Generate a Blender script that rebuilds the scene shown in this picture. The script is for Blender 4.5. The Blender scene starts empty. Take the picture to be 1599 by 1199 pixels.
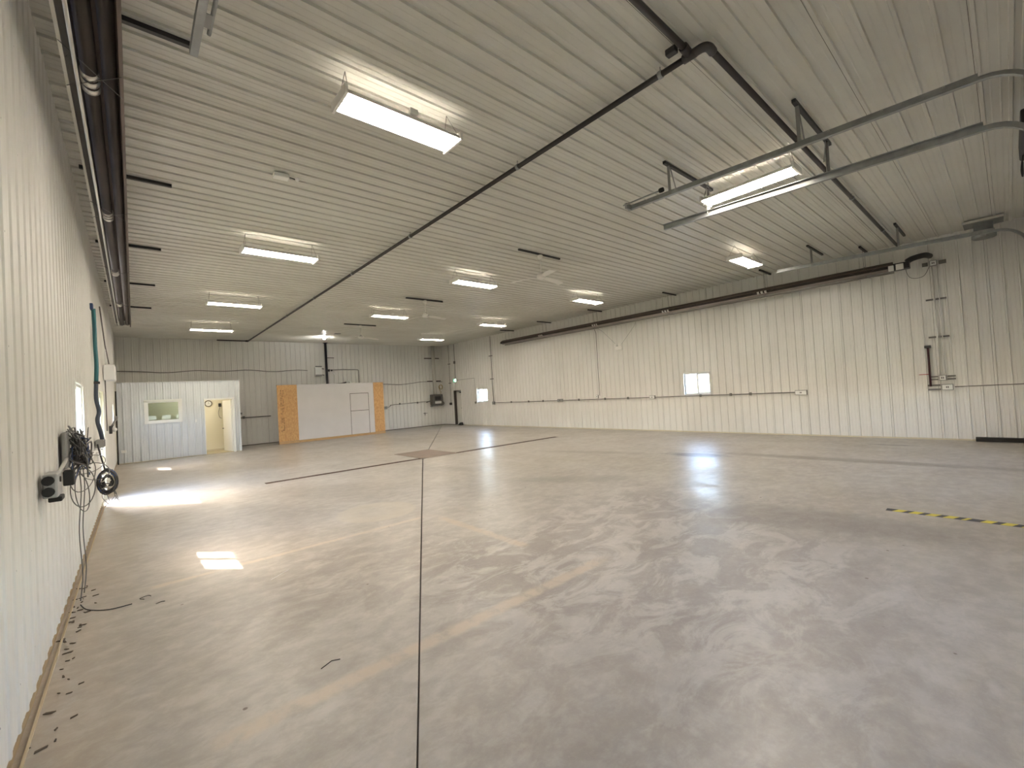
import bpy, bmesh, math, random
from mathutils import Vector, Matrix
random.seed(7)
PI = math.pi
scn = bpy.context.scene
COL = scn.collection

# ------------------------------------------------------------------ camera
XL, XR, H, D, YF = -0.504, 14.687, 4.895, 23.388, -0.62
YAW, PITCH, ROLL, FPX = math.radians(41.116), math.radians(1.1594), math.radians(-3.3303), 678.64
fwd = Vector((math.sin(YAW) * math.cos(PITCH), math.cos(YAW) * math.cos(PITCH), math.sin(PITCH)))
rgt = fwd.cross(Vector((0, 0, 1))).normalized(); upv = rgt.cross(fwd)
r2 = math.cos(ROLL) * rgt + math.sin(ROLL) * upv
u2 = -math.sin(ROLL) * rgt + math.cos(ROLL) * upv
cd = bpy.data.cameras.new('camera'); cam = bpy.data.objects.new('camera', cd); COL.objects.link(cam)
cd.sensor_width = 36.0; cd.lens = FPX / 1599 * 36.0; cd.clip_start = 0.02; cd.clip_end = 600
M4 = Matrix((r2, u2, -fwd)).transposed().to_4x4(); M4.translation = Vector((0, 0, 1.73))
cam.matrix_world = M4
scn.camera = cam

# ------------------------------------------------------------------ light of the place
SUN_DIR = Vector((0.717, -0.80, -1.0)).normalized()
wd = bpy.data.worlds.new('world'); scn.world = wd; wd.use_nodes = True
wn = wd.node_tree.nodes; wl = wd.node_tree.links
bg = wn['Background']; sky = wn.new('ShaderNodeTexSky')
sky.sky_type = 'NISHITA'; sky.sun_disc = False
sky.sun_elevation = math.asin(-SUN_DIR.z); sky.sun_rotation = math.atan2(-SUN_DIR.x, -SUN_DIR.y)
sky.air_density = 1.0; sky.dust_density = 2.5
wl.new(sky.outputs[0], bg.inputs[0]); bg.inputs[1].default_value = 4.4
sl = bpy.data.lights.new('sun', 'SUN'); sl.energy = 16; sl.angle = math.radians(0.55); sl.color = (1, 0.95, 0.88)
so = bpy.data.objects.new('sun', sl); COL.objects.link(so)
so.rotation_euler = SUN_DIR.to_track_quat('-Z', 'Y').to_euler(); so.location = (-12, 20, 18)
TUBE_COL, TUBE_STR = (1.0, 0.905, 0.775), 68.0

scn.view_settings.view_transform = 'Standard'
scn.view_settings.look = 'None'
scn.view_settings.gamma = 1.0
scn.view_settings.use_curve_mapping = False
scn.view_settings.exposure = 1.15

# ------------------------------------------------------------------ materials
def newmat(name):
    m = bpy.data.materials.new(name); m.use_nodes = True
    return m, m.node_tree.nodes, m.node_tree.links, m.node_tree.nodes['Principled BSDF']

MATS = {}
def mat(name, col, rough=0.5, metal=0.0, var=0.0, scale=4.0, bump=0.0, stretch=(1, 1, 1), spec=0.5, col2=None):
    if name in MATS: return MATS[name]
    m, n, l, b = newmat(name)
    b.inputs['Roughness'].default_value = rough; b.inputs['Metallic'].default_value = metal
    b.inputs['Specular IOR Level'].default_value = spec
    if var > 0 or col2:
        tc = n.new('ShaderNodeTexCoord'); mp = n.new('ShaderNodeMapping'); mp.inputs['Scale'].default_value = stretch
        nz = n.new('ShaderNodeTexNoise'); nz.inputs['Scale'].default_value = scale; nz.inputs['Detail'].default_value = 6
        l.new(tc.outputs['Object'], mp.inputs[0]); l.new(mp.outputs[0], nz.inputs[0])
        cr = n.new('ShaderNodeValToRGB'); cr.color_ramp.elements[0].position = 0.3; cr.color_ramp.elements[1].position = 0.7
        d = col2 if col2 else tuple(max(0, c * (1 - var)) for c in col)
        cr.color_ramp.elements[0].color = (*d, 1); cr.color_ramp.elements[1].color = (*col, 1)
        l.new(nz.outputs[0], cr.inputs[0]); l.new(cr.outputs[0], b.inputs['Base Color'])
        if bump > 0:
            bp = n.new('ShaderNodeBump'); bp.inputs['Strength'].default_value = bump; bp.inputs['Distance'].default_value = 0.01
            l.new(nz.outputs[0], bp.inputs['Height']); l.new(bp.outputs[0], b.inputs['Normal'])
    else:
        b.inputs['Base Color'].default_value = (*col, 1)
    MATS[name] = m
    return m

def emis(name, col, strength):
    if name in MATS: return MATS[name]
    m, n, l, b = newmat(name)
    b.inputs['Base Color'].default_value = (*[min(1, c) for c in col], 1)
    b.inputs['Emission Color'].default_value = (*col, 1); b.inputs['Emission Strength'].default_value = strength
    MATS[name] = m
    return m

def glassmat(name, tint=(1, 1, 1), refl=0.08):
    if name in MATS: return MATS[name]
    m = bpy.data.materials.new(name); m.use_nodes = True; n = m.node_tree.nodes; l = m.node_tree.links
    n.remove(n['Principled BSDF']); out = n['Material Output']
    t = n.new('ShaderNodeBsdfTransparent'); t.inputs[0].default_value = (*tint, 1)
    g = n.new('ShaderNodeBsdfGlossy'); g.inputs['Roughness'].default_value = 0.02
    mx = n.new('ShaderNodeMixShader'); mx.inputs[0].default_value = refl
    l.new(t.outputs[0], mx.inputs[1]); l.new(g.outputs[0], mx.inputs[2]); l.new(mx.outputs[0], out.inputs[0])
    MATS[name] = m
    return m

WHITE = mat('white_vinyl', (0.80, 0.80, 0.78), 0.35)
PAINTW = mat('white_enamel', (0.78, 0.76, 0.72), 0.35)
GALV = mat('galvanised_steel', (0.36, 0.37, 0.37), 0.48, 0.6, var=0.25, scale=9)
GREY = mat('grey_electrical_box', (0.30, 0.30, 0.29), 0.45, 0.3, var=0.15)
CONDUIT = mat('conduit_grey', (0.15, 0.14, 0.13), 0.5, 0.3)
BLACK = mat('black_steel', (0.025, 0.023, 0.025), 0.5)
BPIPE = mat('black_iron_pipe', (0.035, 0.028, 0.028), 0.45)
RUBBER = mat('black_rubber', (0.015, 0.015, 0.015), 0.7)
LITALU = mat('lit_side_aluminium', (0.42, 0.40, 0.37), 0.4, 0.7, var=.3, scale=3, stretch=(3, .3, 3))
TUBEM = mat('burnt_heater_tube', (0.07, 0.055, 0.05), 0.5, 0.4, var=0.5, scale=3, stretch=(1, .5, 1))
REFL = mat('browned_reflector', (0.15, 0.115, 0.095), 0.5, 0.5, var=0.45, scale=3, stretch=(3, .3, 3))
ALU = mat('aluminium_reflector', (0.72, 0.70, 0.66), 0.3, 0.9)
TAN = mat('treated_lumber', (0.42, 0.30, 0.17), 0.8, var=0.3, scale=8, stretch=(6, .6, 6))
PINE = mat('pine_board', (0.62, 0.40, 0.20), 0.65, var=0.28, scale=7, stretch=(.7, 6, 9))
GLASS = glassmat('window_glass')
DGLASS = glassmat('office_window_glass', (0.55, 0.61, 0.60), 0.05)

def panelmat(name, col, dirt, rough=0.36, streak=(1, 1, 1)):
    m, n, l, b = newmat(name)
    tc = n.new('ShaderNodeTexCoord'); mp = n.new('ShaderNodeMapping'); mp.inputs['Scale'].default_value = streak
    gm = n.new('ShaderNodeNewGeometry')
    l.new(gm.outputs['Position'], mp.inputs[0])
    a = n.new('ShaderNodeTexNoise'); a.inputs['Scale'].default_value = 0.7; a.inputs['Detail'].default_value = 7; a.inputs['Roughness'].default_value = 0.65
    l.new(mp.outputs[0], a.inputs[0])
    cr = n.new('ShaderNodeValToRGB'); cr.color_ramp.elements[0].position = 0.28; cr.color_ramp.elements[1].position = 0.62
    cr.color_ramp.elements[0].color = (*dirt, 1); cr.color_ramp.elements[1].color = (*col, 1)
    l.new(a.outputs[0], cr.inputs[0]); l.new(cr.outputs[0], b.inputs['Base Color'])
    rr = n.new('ShaderNodeMapRange'); rr.inputs[3].default_value = rough + 0.12; rr.inputs[4].default_value = rough - 0.04
    l.new(a.outputs[0], rr.inputs[0]); l.new(rr.outputs[0], b.inputs['Roughness'])
    MATS[name] = m
    return m
WALLP = panelmat('white_wall_liner', (0.75, 0.735, 0.70), (0.68, 0.655, 0.615), 0.40, (1, 1, .35))
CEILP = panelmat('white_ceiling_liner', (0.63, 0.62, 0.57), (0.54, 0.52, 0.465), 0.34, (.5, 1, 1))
OFFP = panelmat('grey_white_office_siding', (0.66, 0.68, 0.70), (0.60, 0.62, 0.64), 0.34)

# ------------------------------------------------------------------ mesh helpers
class MB:
    def __init__(s): s.v = []; s.f = []; s.sm = []
    def add(s, vs, fs, smooth=False):
        o = len(s.v); s.v += [tuple(v) for v in vs]
        for f in fs: s.f.append(tuple(i + o for i in f)); s.sm.append(smooth)
        return s
    def box(s, x0, x1, y0, y1, z0, z1):
        v = [(x, y, z) for x in (x0, x1) for y in (y0, y1) for z in (z0, z1)]
        return s.add(v, [(0, 1, 3, 2), (4, 6, 7, 5), (0, 4, 5, 1), (2, 3, 7, 6), (0, 2, 6, 4), (1, 5, 7, 3)])
    def cbox(s, c, d):
        return s.box(c[0] - d[0] / 2, c[0] + d[0] / 2, c[1] - d[1] / 2, c[1] + d[1] / 2, c[2] - d[2] / 2, c[2] + d[2] / 2)
    def bbox(s, x0, x1, y0, y1, z0, z1, bev=0.01):
        bm = bmesh.new(); r = bmesh.ops.create_cube(bm, size=1)
        for q in bm.verts: q.co = Vector((x0 + (q.co.x + .5) * (x1 - x0), y0 + (q.co.y + .5) * (y1 - y0), z0 + (q.co.z + .5) * (z1 - z0)))
        bmesh.ops.bevel(bm, geom=bm.edges[:], offset=bev, segments=2, affect='EDGES', profile=.5)
        bm.verts.ensure_lookup_table()
        s.add([q.co[:] for q in bm.verts], [[q.index for q in f.verts] for f in bm.faces]); bm.free()
        return s
    def tube(s, pts, r, n=8, cap=True, closed=False):
        P = [Vector(p) for p in pts]; N = len(P)
        rs = r if isinstance(r, (list, tuple)) else [r] * N
        T = []
        for i in range(N):
            if closed: t = P[(i + 1) % N] - P[i - 1]
            else: t = P[min(i + 1, N - 1)] - P[max(i - 1, 0)]
            T.append(t.normalized() if t.length > 1e-9 else Vector((0, 0, 1)))
        a = Vector((0, 0, 1)) if abs(T[0].z) < .9 else Vector((1, 0, 0))
        u = T[0].cross(a).normalized(); vs = []
        for i in range(N):
            u = (u - T[i] * u.dot(T[i]));
            u = u.normalized() if u.length > 1e-6 else T[i].orthogonal().normalized()
            w = T[i].cross(u)
            for k in range(n):
                an = 2 * PI * k / n
                vs.append(P[i] + (u * math.cos(an) + w * math.sin(an)) * rs[i])
        fs = []
        for i in range(N if closed else N - 1):
            j = (i + 1) % N
            for k in range(n): fs.append((i * n + k, i * n + (k + 1) % n, j * n + (k + 1) % n, j * n + k))
        s.add(vs, fs, True)
        if cap and not closed:
            o = len(s.v) - len(vs)
            s.f.append(tuple(o + k for k in reversed(range(n)))); s.sm.append(False)
            s.f.append(tuple(o + (N - 1) * n + k for k in range(n))); s.sm.append(False)
        return s
    def cyl(s, a, b, r, n=12): return s.tube([a, b], r, n)
    def lathe(s, prof, c=(0, 0, 0), n=20, axis='z'):
        vs = []
        for r, h in prof:
            for k in range(n):
                a = 2 * PI * k / n; x, y = r * math.cos(a), r * math.sin(a)
                p = (x, y, h) if axis == 'z' else ((h, x, y) if axis == 'x' else (x, h, y))
                vs.append((c[0] + p[0], c[1] + p[1], c[2] + p[2]))
        fs = [(i * n + k, i * n + (k + 1) % n, (i + 1) * n + (k + 1) % n, (i + 1) * n + k) for i in range(len(prof) - 1) for k in range(n)]
        return s.add(vs, fs, True)
    def prism(s, poly, a, b, f):   # poly: list of 2D points, f(p,q,t)->3D, extruded t=a..b
        n = len(poly); vs = [f(p, q, a) for p, q in poly] + [f(p, q, b) for p, q in poly]
        fs = [(i, (i + 1) % n, n + (i + 1) % n, n + i) for i in range(n)] + [tuple(reversed(range(n))), tuple(range(n, 2 * n))]
        return s.add(vs, fs)
    def build(s, name, m, parent=None, off=(0, 0, 0), loc=None):
        me = bpy.data.meshes.new(name)
        me.from_pydata([(v[0] - off[0], v[1] - off[1], v[2] - off[2]) for v in s.v], [], s.f)
        me.polygons.foreach_set('use_smooth', s.sm)
        me.materials.append(m); me.update()
        bm = bmesh.new(); bm.from_mesh(me); bmesh.ops.recalc_face_normals(bm, faces=bm.faces); bm.to_mesh(me); bm.free()
        o = bpy.data.objects.new(name, me); COL.objects.link(o)
        if parent: o.parent = parent
        if loc is not None: o.location = loc
        return o

    def split(s, name, m, parent): split_build(s, name, m, parent)
# a mesh of several loose pieces becomes one part per piece
def split_build(mb, name, m, parent):
    par = list(range(len(mb.v)))
    def find(i):
        while par[i] != i: par[i] = par[par[i]]; i = par[i]
        return i
    for f in mb.f:
        for k in f[1:]: par[find(k)] = find(f[0])
    comp = {}
    for f, sm in zip(mb.f, mb.sm): comp.setdefault(find(f[0]), []).append((f, sm))
    for fs in comp.values():
        q = MB(); idx = {}
        for f, sm in fs:
            for k in f:
                if k not in idx: idx[k] = len(q.v); q.v.append(mb.v[k])
            q.f.append(tuple(idx[k] for k in f)); q.sm.append(sm)
        q.build(name, m, parent)
def tag(o, label=None, cat=None, group=None, kind=None):
    if label: o['label'] = label
    if cat: o['category'] = cat
    if group: o['group'] = group
    if kind: o['kind'] = kind
    return o
def thing(name, label, cat, loc=(0, 0, 0), rz=0, group=None):
    o = bpy.data.objects.new(name, None); COL.objects.link(o); o.location = loc; o.rotation_euler = (0, 0, rz)
    o.empty_display_size = .1
    return tag(o, label, cat, group)
def setting(name, label=None, loc=(0, 0, 0)):
    o = bpy.data.objects.new(name, None); COL.objects.link(o); o.location = loc; o['kind'] = 'structure'
    if label: o['label'] = label
    return o
def copy_tree(o, parent=None):
    c = o.copy(); COL.objects.link(c); c.parent = parent
    for ch in o.children: copy_tree(ch, c)
    return c
def smooth_path(pts, n=8, closed=False):
    P = [Vector(p) for p in pts]; N = len(P); out = []
    for i in range(N if closed else N - 1):
        g = lambda k: P[k % N] if closed else P[max(0, min(N - 1, k))]
        p0, p1, p2, p3 = g(i - 1), g(i), g(i + 1), g(i + 2)
        for k in range(n):
            t = k / n
            out.append(.5 * ((2 * p1) + (p2 - p0) * t + (2 * p0 - 5 * p1 + 4 * p2 - p3) * t * t + (3 * p1 - p0 - 3 * p2 + p3) * t ** 3))
    if not closed: out.append(P[-1])
    return out

# ------------------------------------------------------------------ ribbed sheet metal
PITCH_R = 0.2286
def rib_profile(u0, u1, phase, rh=.021):
    pts = {}
    k0 = int(math.floor((u0 - phase) / PITCH_R)) - 1; k1 = int(math.ceil((u1 - phase) / PITCH_R)) + 1
    raw = []
    for k in range(k0, k1 + 1):
        c = phase + k * PITCH_R
        raw += [(c - .021, 0), (c - .013, rh), (c + .013, rh), (c + .021, 0)]
        for q in (.0762, .1524):
            raw += [(c + q - .010, 0), (c + q - .004, rh * .14), (c + q + .004, rh * .14), (c + q + .010, 0)]
    def w(u):
        for (a, wa), (b, wb) in zip(raw, raw[1:]):
            if a <= u <= b: return wa + (wb - wa) * (u - a) / (b - a) if b > a else wa
        return 0
    us = [(u0, w(u0))] + [p for p in raw if u0 + 1e-5 < p[0] < u1 - 1e-5] + [(u1, w(u1))]
    return us, w
def sheet(u0, u1, v0, v1, holes, phase, f, rh=.021):
    us, w = rib_profile(u0, u1, phase, rh)
    for h in holes:
        for e in h[:2]:
            if u0 < e < u1: us.append((e, w(e)))
    us = sorted(set(us)); mb = MB()
    for (a, wa), (b, wb) in zip(us, us[1:]):
        if b - a < 1e-6: continue
        segs = [(v0, v1)]; mid = (a + b) / 2
        for h in holes:
            if h[0] - 1e-6 <= mid <= h[1] + 1e-6:
                ns = []
                for s0, s1 in segs:
                    if h[2] > s0: ns.append((s0, min(s1, h[2])))
                    if h[3] < s1: ns.append((max(s0, h[3]), s1))
                segs = [q for q in ns if q[1] - q[0] > 1e-4]
        for s0, s1 in segs:
            mb.add([f(a, s0, wa), f(b, s0, wb), f(b, s1, wb), f(a, s1, wa)], [(0, 1, 2, 3)])
    return mb
def panel_wall(parent, name, U0, U1, v0, v1, holes, phase, f, m, first=None, rh=.021, gap=.004):
    """one object per 36-inch liner sheet, alike sheets share their mesh"""
    start = phase + .03 + math.floor((U0 - phase - .03) / PITCH_R) * PITCH_R if first is None else first
    u = start; cache = None
    while u < U1 - .01:
        a, b = max(u, U0), min(u + 4 * PITCH_R - gap, U1)
        hs = [h for h in holes if h[0] < b and h[1] > a]
        full = a == u and abs(b - (u + 4 * PITCH_R - gap)) < 1e-6 and not hs
        if full and cache:
            o = bpy.data.objects.new(name, cache[0]); COL.objects.link(o); o.parent = parent
            A = Vector(f(0, 0, 0)); B = Vector(f(u - cache[1], 0, 0)); o.location = B - A
        else:
            o = sheet(a, b, v0, v1, hs, phase, f, rh).build(name, m, parent)
            if full: cache = (o.data, u)
        u += 4 * PITCH_R
def slab_holes(u0, u1, v0, v1, holes, f, t0, t1):
    us = sorted({u0, u1, *[h[0] for h in holes], *[h[1] for h in holes]}); vs = sorted({v0, v1, *[h[2] for h in holes], *[h[3] for h in holes]})
    mb = MB()
    for a, b in zip(us, us[1:]):
        run = None
        for c, d in zip(vs, vs[1:]):
            solid = not any(h[0] <= (a + b) / 2 <= h[1] and h[2] <= (c + d) / 2 <= h[3] for h in holes)
            if solid: run = (run[0], d) if run else (c, d)
            if (not solid or d == vs[-1]) and run:
                p = [f(x, y, t) for x in (a, b) for y in run for t in (t0, t1)]
                mb.add(p, [(0, 1, 3, 2), (4, 6, 7, 5), (0, 4, 5, 1), (2, 3, 7, 6), (0, 2, 6, 4), (1, 5, 7, 3)])
                run = None
    return mb
BACKING = mat('dark_wall_cavity', (0.10, 0.09, 0.08), 0.9)
EXTER = mat('exterior_siding', (0.55, 0.55, 0.53), 0.5)

# openings (u0,u1,z0,z1), u = y on side walls
LWIN = [(7.02, 8.05, 1.42, 2.15), (18.3, 19.25, 1.40, 2.12)]
LDOOR = (11.60, 12.60, 0.0, 2.24)
RWIN = [(6.66, 7.58, 1.315, 2.055), (18.90, 19.86, 1.315, 2.07)]
RDOOR = (21.40, 22.22, 0.0, 2.07)
DOORS = [(0.42, 5.88), (7.06, 12.62)]; DOOR_H = 4.05
WZ = (1.28, 1.56)     # window row of the overhead doors

# ------------------------------------------------------------------ floor
def floormat():
    m, n, l, b = newmat('stained_concrete')
    gm = n.new('ShaderNodeNewGeometry'); pos = gm.outputs['Position']
    def noise(scale, detail=6, rough=.6, st=(1, 1, 1), dist=0.0, off=(0, 0, 0)):
        mp = n.new('ShaderNodeMapping'); mp.inputs['Scale'].default_value = st; mp.inputs['Location'].default_value = off
        l.new(pos, mp.inputs[0]); q = n.new('ShaderNodeTexNoise'); q.inputs['Scale'].default_value = scale
        q.inputs['Detail'].default_value = detail; q.inputs['Roughness'].default_value = rough; q.inputs['Distortion'].default_value = dist
        l.new(mp.outputs[0], q.inputs[0]); return q.outputs[0]
    def ramp(x, a, b_, inv=False):
        r = n.new('ShaderNodeMapRange'); r.interpolation_type = 'SMOOTHSTEP'
        r.inputs[1].default_value = a; r.inputs[2].default_value = b_
        r.inputs[3].default_value = 1 if inv else 0; r.inputs[4].default_value = 0 if inv else 1
        l.new(x, r.inputs[0]); return r.outputs[0]
    def math_(op, x, y=None, z=None):
        q = n.new('ShaderNodeMath'); q.operation = op
        for i, a in enumerate((x, y, z)):
            if a is None: continue
            if isinstance(a, (int, float)): q.inputs[i].default_value = a
            else: l.new(a, q.inputs[i])
        return q.outputs[0]
    def mixc(fac, a, c):
        q = n.new('ShaderNodeMix'); q.data_type = 'RGBA'
        if isinstance(fac, (int, float)): q.inputs[0].default_value = fac
        else: l.new(fac, q.inputs[0])
        for s, v in ((6, a), (7, c)):
            if isinstance(v, tuple): q.inputs[s].default_value = (*v, 1)
            else: l.new(v, q.inputs[s])
        return q.outputs[2]
    sx = n.new('ShaderNodeSeparateXYZ'); l.new(pos, sx.inputs[0]); X, Y = sx.outputs[0], sx.outputs[1]
    def blob(cx, cy, rx, ry, soft, wob, ang=0.0):   # ragged stain
        dx = math_('SUBTRACT', X, cx); dy = math_('SUBTRACT', Y, cy); c, s = math.cos(ang), math.sin(ang)
        ex = math_('DIVIDE', math_('ADD', math_('MULTIPLY', dx, c), math_('MULTIPLY', dy, s)), rx)
        ey = math_('DIVIDE', math_('SUBTRACT', math_('MULTIPLY', dy, c), math_('MULTIPLY', dx, s)), ry)
        d = math_('SQRT', math_('ADD', math_('MULTIPLY', ex, ex), math_('MULTIPLY', ey, ey)))
        d = math_('ADD', d, math_('MULTIPLY', math_('SUBTRACT', wob, .5), 1.1))
        return ramp(d, 1 - soft, 1 + soft, True)
    n1 = noise(.32, 4, .5); n2 = noise(.95, 6, .6); n3 = noise(5.5, 6, .62); n4 = noise(34, 6, .7)
    n5 = noise(1.0, 6, .6, (.45, 1.1, 1), .25, (3, 8, 0)); n6 = noise(2.4, 8, .70, (.7, 1.15, 1), .7, (11, 2, 0))
    c = mixc(ramp(n1, .36, .64), (0.37, 0.332, 0.28), (0.405, 0.375, 0.335))
    c = mixc(math_('MULTIPLY', ramp(n2, .40, .78), .50), c, (0.49, 0.46, 0.42))
    c = mixc(math_('MULTIPLY', math_('MULTIPLY', ramp(n2, .22, .56, True), ramp(n3, .30, .72)), .60), c, (0.27, 0.24, 0.21))
    c = mixc(math_('MULTIPLY', math_('MULTIPLY', ramp(n5, .42, .78), ramp(n6, .30, .70)), .55), c, (0.29, 0.26, 0.235))
    n7 = noise(1.5, 5, .58, (1.0, .5, 1), .4, (5, 1, 0)); n8 = noise(8, 4, .6, (1, .6, 1))
    c = mixc(math_('MULTIPLY', math_('MULTIPLY', ramp(n7, .38, .78), ramp(n8, .28, .72)), .48), c, (0.50, 0.465, 0.42))
    c = mixc(math_('MULTIPLY', math_('MULTIPLY', ramp(n7, .26, .54, True), ramp(n8, .28, .72)), .36), c, (0.25, 0.215, 0.19))
    n9 = noise(6.5, 5, .65, (.8, 1.1, 1), .3, (2, 9, 0)); n10 = noise(2.6, 5, .6, (.6, 1.2, 1), .4, (7, 4, 0))
    c = mixc(math_('MULTIPLY', ramp(n9, .40, .68), .36), c, (0.255, 0.228, 0.20))
    c = mixc(math_('MULTIPLY', ramp(n9, .34, .52, True), .30), c, (0.52, 0.485, 0.44))
    c = mixc(math_('MULTIPLY', ramp(n10, .48, .70), .32), c, (0.27, 0.24, 0.215))
    c = mixc(math_('MULTIPLY', ramp(n10, .30, .48, True), .30), c, (0.51, 0.475, 0.43))
    # worn, scaled area in the middle of the near floor
    worn = blob(4.3, 2.6, 2.6, 1.9, .45, n2, .5)
    flake = ramp(n6, .45, .58)
    c = mixc(math_('MULTIPLY', worn, .50), c, mixc(flake, (0.25, 0.22, 0.21), (0.47, 0.44, 0.415)))
    worn2 = blob(2.1, 4.2, 1.2, 1.6, .5, n2, 1.0)
    c = mixc(math_('MULTIPLY', math_('MULTIPLY', worn2, ramp(n6, .44, .58, True)), .5), c, (0.22, 0.19, 0.165))
    # wheel / oil tracks
    for (cx, cy, rx, ry, an, s, k) in ((10.05, 5.0, .28, .62, .1, .85, (0.07, 0.06, 0.055)), (10.7, 2.3, .20, 2.6, .05, .55, (0.12, 0.085, 0.06)),
                                    (6.1, 1.6, .45, 1.4, .2, .5, (0.15, 0.13, 0.12)), (13.3, 1.9, .09, .4, 0, .7, (0.09, 0.075, 0.06)),
                                    (9.3, 7.6, .22, 1.6, .3, .35, (0.16, 0.13, 0.1)), (6.3, 5.7, .3, 1.1, .7, .4, (0.15, 0.13, 0.11)),
                                    (5.6, 9.0, .35, .9, .5, .3, (0.15, 0.13, 0.11)), (3.0, 8.9, .7, 1.8, .6, .3, (0.18, 0.155, 0.13))):
        c = mixc(math_('MULTIPLY', blob(cx, cy, rx, ry, .5, n3, an), s), c, k)
    # pale tyre ring
    dx = math_('SUBTRACT', X, 2.82); dy = math_('SUBTRACT', Y, 6.62)
    rr = math_('SQRT', math_('ADD', math_('MULTIPLY', dx, dx), math_('MULTIPLY', dy, dy)))
    ring = math_('MULTIPLY', ramp(math_('ADD', rr, math_('MULTIPLY', n3, .1)), .60, .68, True), math_('ADD', .35, math_('MULTIPLY', ramp(rr, .2, .42), .35)))
    c = mixc(ring, c, (0.46, 0.41, 0.33))
    # old saw cuts filled with tan dust, then a band along the left wall
    def stripe(coord, at, half, lo_c, lo, hi, amt, colr):
        a = math_('ABSOLUTE', math_('SUBTRACT', math_('ADD', coord, math_('MULTIPLY', math_('SUBTRACT', n3, .5), .10)), at))
        k = ramp(a, half * .4, half * 1.3, True)
        k = math_('MULTIPLY', k, math_('MULTIPLY', ramp(lo_c, lo, lo + .15), ramp(lo_c, hi - .25, hi + .1, True)))
        return mixc(math_('MULTIPLY', math_('MULTIPLY', k, ramp(n7, .22, .48)), math_('MULTIPLY', ramp(n8, .2, .55), amt)), c, colr)
    c = stripe(Y, 2.80, .075, X, .2, 3.6, .8, (0.50, 0.42, 0.33))
    c = stripe(Y, 5.72, .05, X, .0, 3.3, .75, (0.53, 0.45, 0.35))
    c = stripe(X, 3.28, .07, Y, 3.6, 5.75, .75, (0.48, 0.39, 0.29))
    c = stripe(X, XL, .42, Y, -1, 30, .35, (0.33, 0.25, 0.165))  # yellow-brown band on the floor along the left wall
    sp = n.new('ShaderNodeTexVoronoi'); sp.inputs['Scale'].default_value = 3.1; l.new(pos, sp.inputs[0])
    c = mixc(math_('MULTIPLY', ramp(sp.outputs[0], .03, .05, True), ramp(n2, .45, .6)), c, (0.12, 0.09, 0.07))
    c = mixc(math_('MULTIPLY', math_('SUBTRACT', n4, .5), .55), c, (0.62, 0.57, 0.51))
    l.new(c, b.inputs['Base Color'])
    ro = math_('ADD', .285, math_('MULTIPLY', ramp(n7, .30, .70), .14)); ro = math_('ADD', ro, math_('MULTIPLY', worn, .08))
    l.new(ro, b.inputs['Roughness']); b.inputs['Specular IOR Level'].default_value = .36
    hb = math_('ADD', math_('MULTIPLY', n2, .5), math_('ADD', math_('MULTIPLY', n3, .2), math_('MULTIPLY', math_('MULTIPLY', flake, worn), .1)))
    bp = n.new('ShaderNodeBump'); bp.inputs['Strength'].default_value = .35; bp.inputs['Distance'].default_value = .012
    l.new(hb, bp.inputs['Height']); l.new(bp.outputs[0], b.inputs['Normal'])
    return m
CONC = floormat()
floor = MB().box(XL - .3, XR + .3, YF - .3, D + .3, -.35, -.03).build('floor', mat('dark_joint_fill', (0.06, 0.05, 0.045), .9))
tag(floor, 'stained grey and tan concrete floor with saw-cut joints and centre drain', kind='structure')
SX0, SX1, SY0, SY1 = 6.16, 7.42, 11.17, 12.95       # sump pit
TY0, TY1, TX0, TX1 = 11.12, 11.32, 2.20, 11.86      # trench drain
def poly_slab(pts):
    mb = MB(); n = len(pts)
    mb.add([(x, y, 0) for x, y in pts] + [(x, y, -.03) for x, y in pts],
           [tuple(range(n)), tuple(range(2 * n - 1, n - 1, -1))] + [(i, n + i, n + (i + 1) % n, (i + 1) % n) for i in range(n)])
    return mb.build('slab', CONC, floor)
x0, x1, y0, y1 = XL - .25, XR + .25, YF - .25, D + .25
g = .004
# front: diagonal cut from the near-left corner to the sump
dc = (x0 + .12, y0); dn = Vector((SX0 - dc[0], SY0 - .05 - dc[1], 0)).normalized(); px_, py_ = dn.y * g, -dn.x * g
poly_slab([(dc[0] + px_, y0), (x1, y0), (x1, TY0), (SX0 + .02 + px_, TY0)])
poly_slab([(x0, y0), (dc[0] - px_, y0), (SX0 - px_, TY0), (TX0, TY0), (x0, TY0)])
poly_slab([(x0, TY0), (TX0, TY0), (TX0, TY1), (SX0, TY1), (SX0, SY1), (SX1 - 3 * g, SY1), (x1 - .3 - 3 * g, y1), (x0, y1)])
poly_slab([(SX1 + 3 * g, SY1), (SX1, TY1), (TX1, TY1), (TX1, TY0), (x1, TY0), (x1, y1), (x1 - .3 + 3 * g, y1)])
RUST = mat('rusty_steel', (0.17, 0.115, 0.085), .6, .35, var=.5, scale=6, bump=.3)
def trench(a, b, label):
    t = thing('trench_drain', label, 'drain', (a, TY0, 0), 0, 'floor trench drains')
    mb = MB(); L = b - a
    mb.box(0, L, .004, .024, -.028, .002).box(0, L, .176, .196, -.028, .002).split('frame', RUST, t)
    mb = MB(); k = 0.02
    while k < L - .03: mb.box(k, k + .016, .026, .174, -.024, -.004); k += .04
    o = mb.build('grate_bars', mat('dark_rust', (0.10, 0.06, 0.045), .7, .3), t); o['kind'] = 'stuff'
    MB().box(0, L, .06, .068, -.022, -.002).box(0, L, .13, .138, -.022, -.002).split('grate_rail', RUST, t)
trench(TX0, SX0 - .01, 'long rusty trench drain running from left floor to central sump cover')
trench(SX1 + .01, TX1, 'long rusty trench drain running from central sump cover towards right wall')
t = thing('sump_cover', 'brown steel plate cover over the central floor sump', 'drain cover', ((SX0 + SX1) / 2, SY0, 0))
w2 = (SX1 - SX0) / 2 - .02
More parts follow.
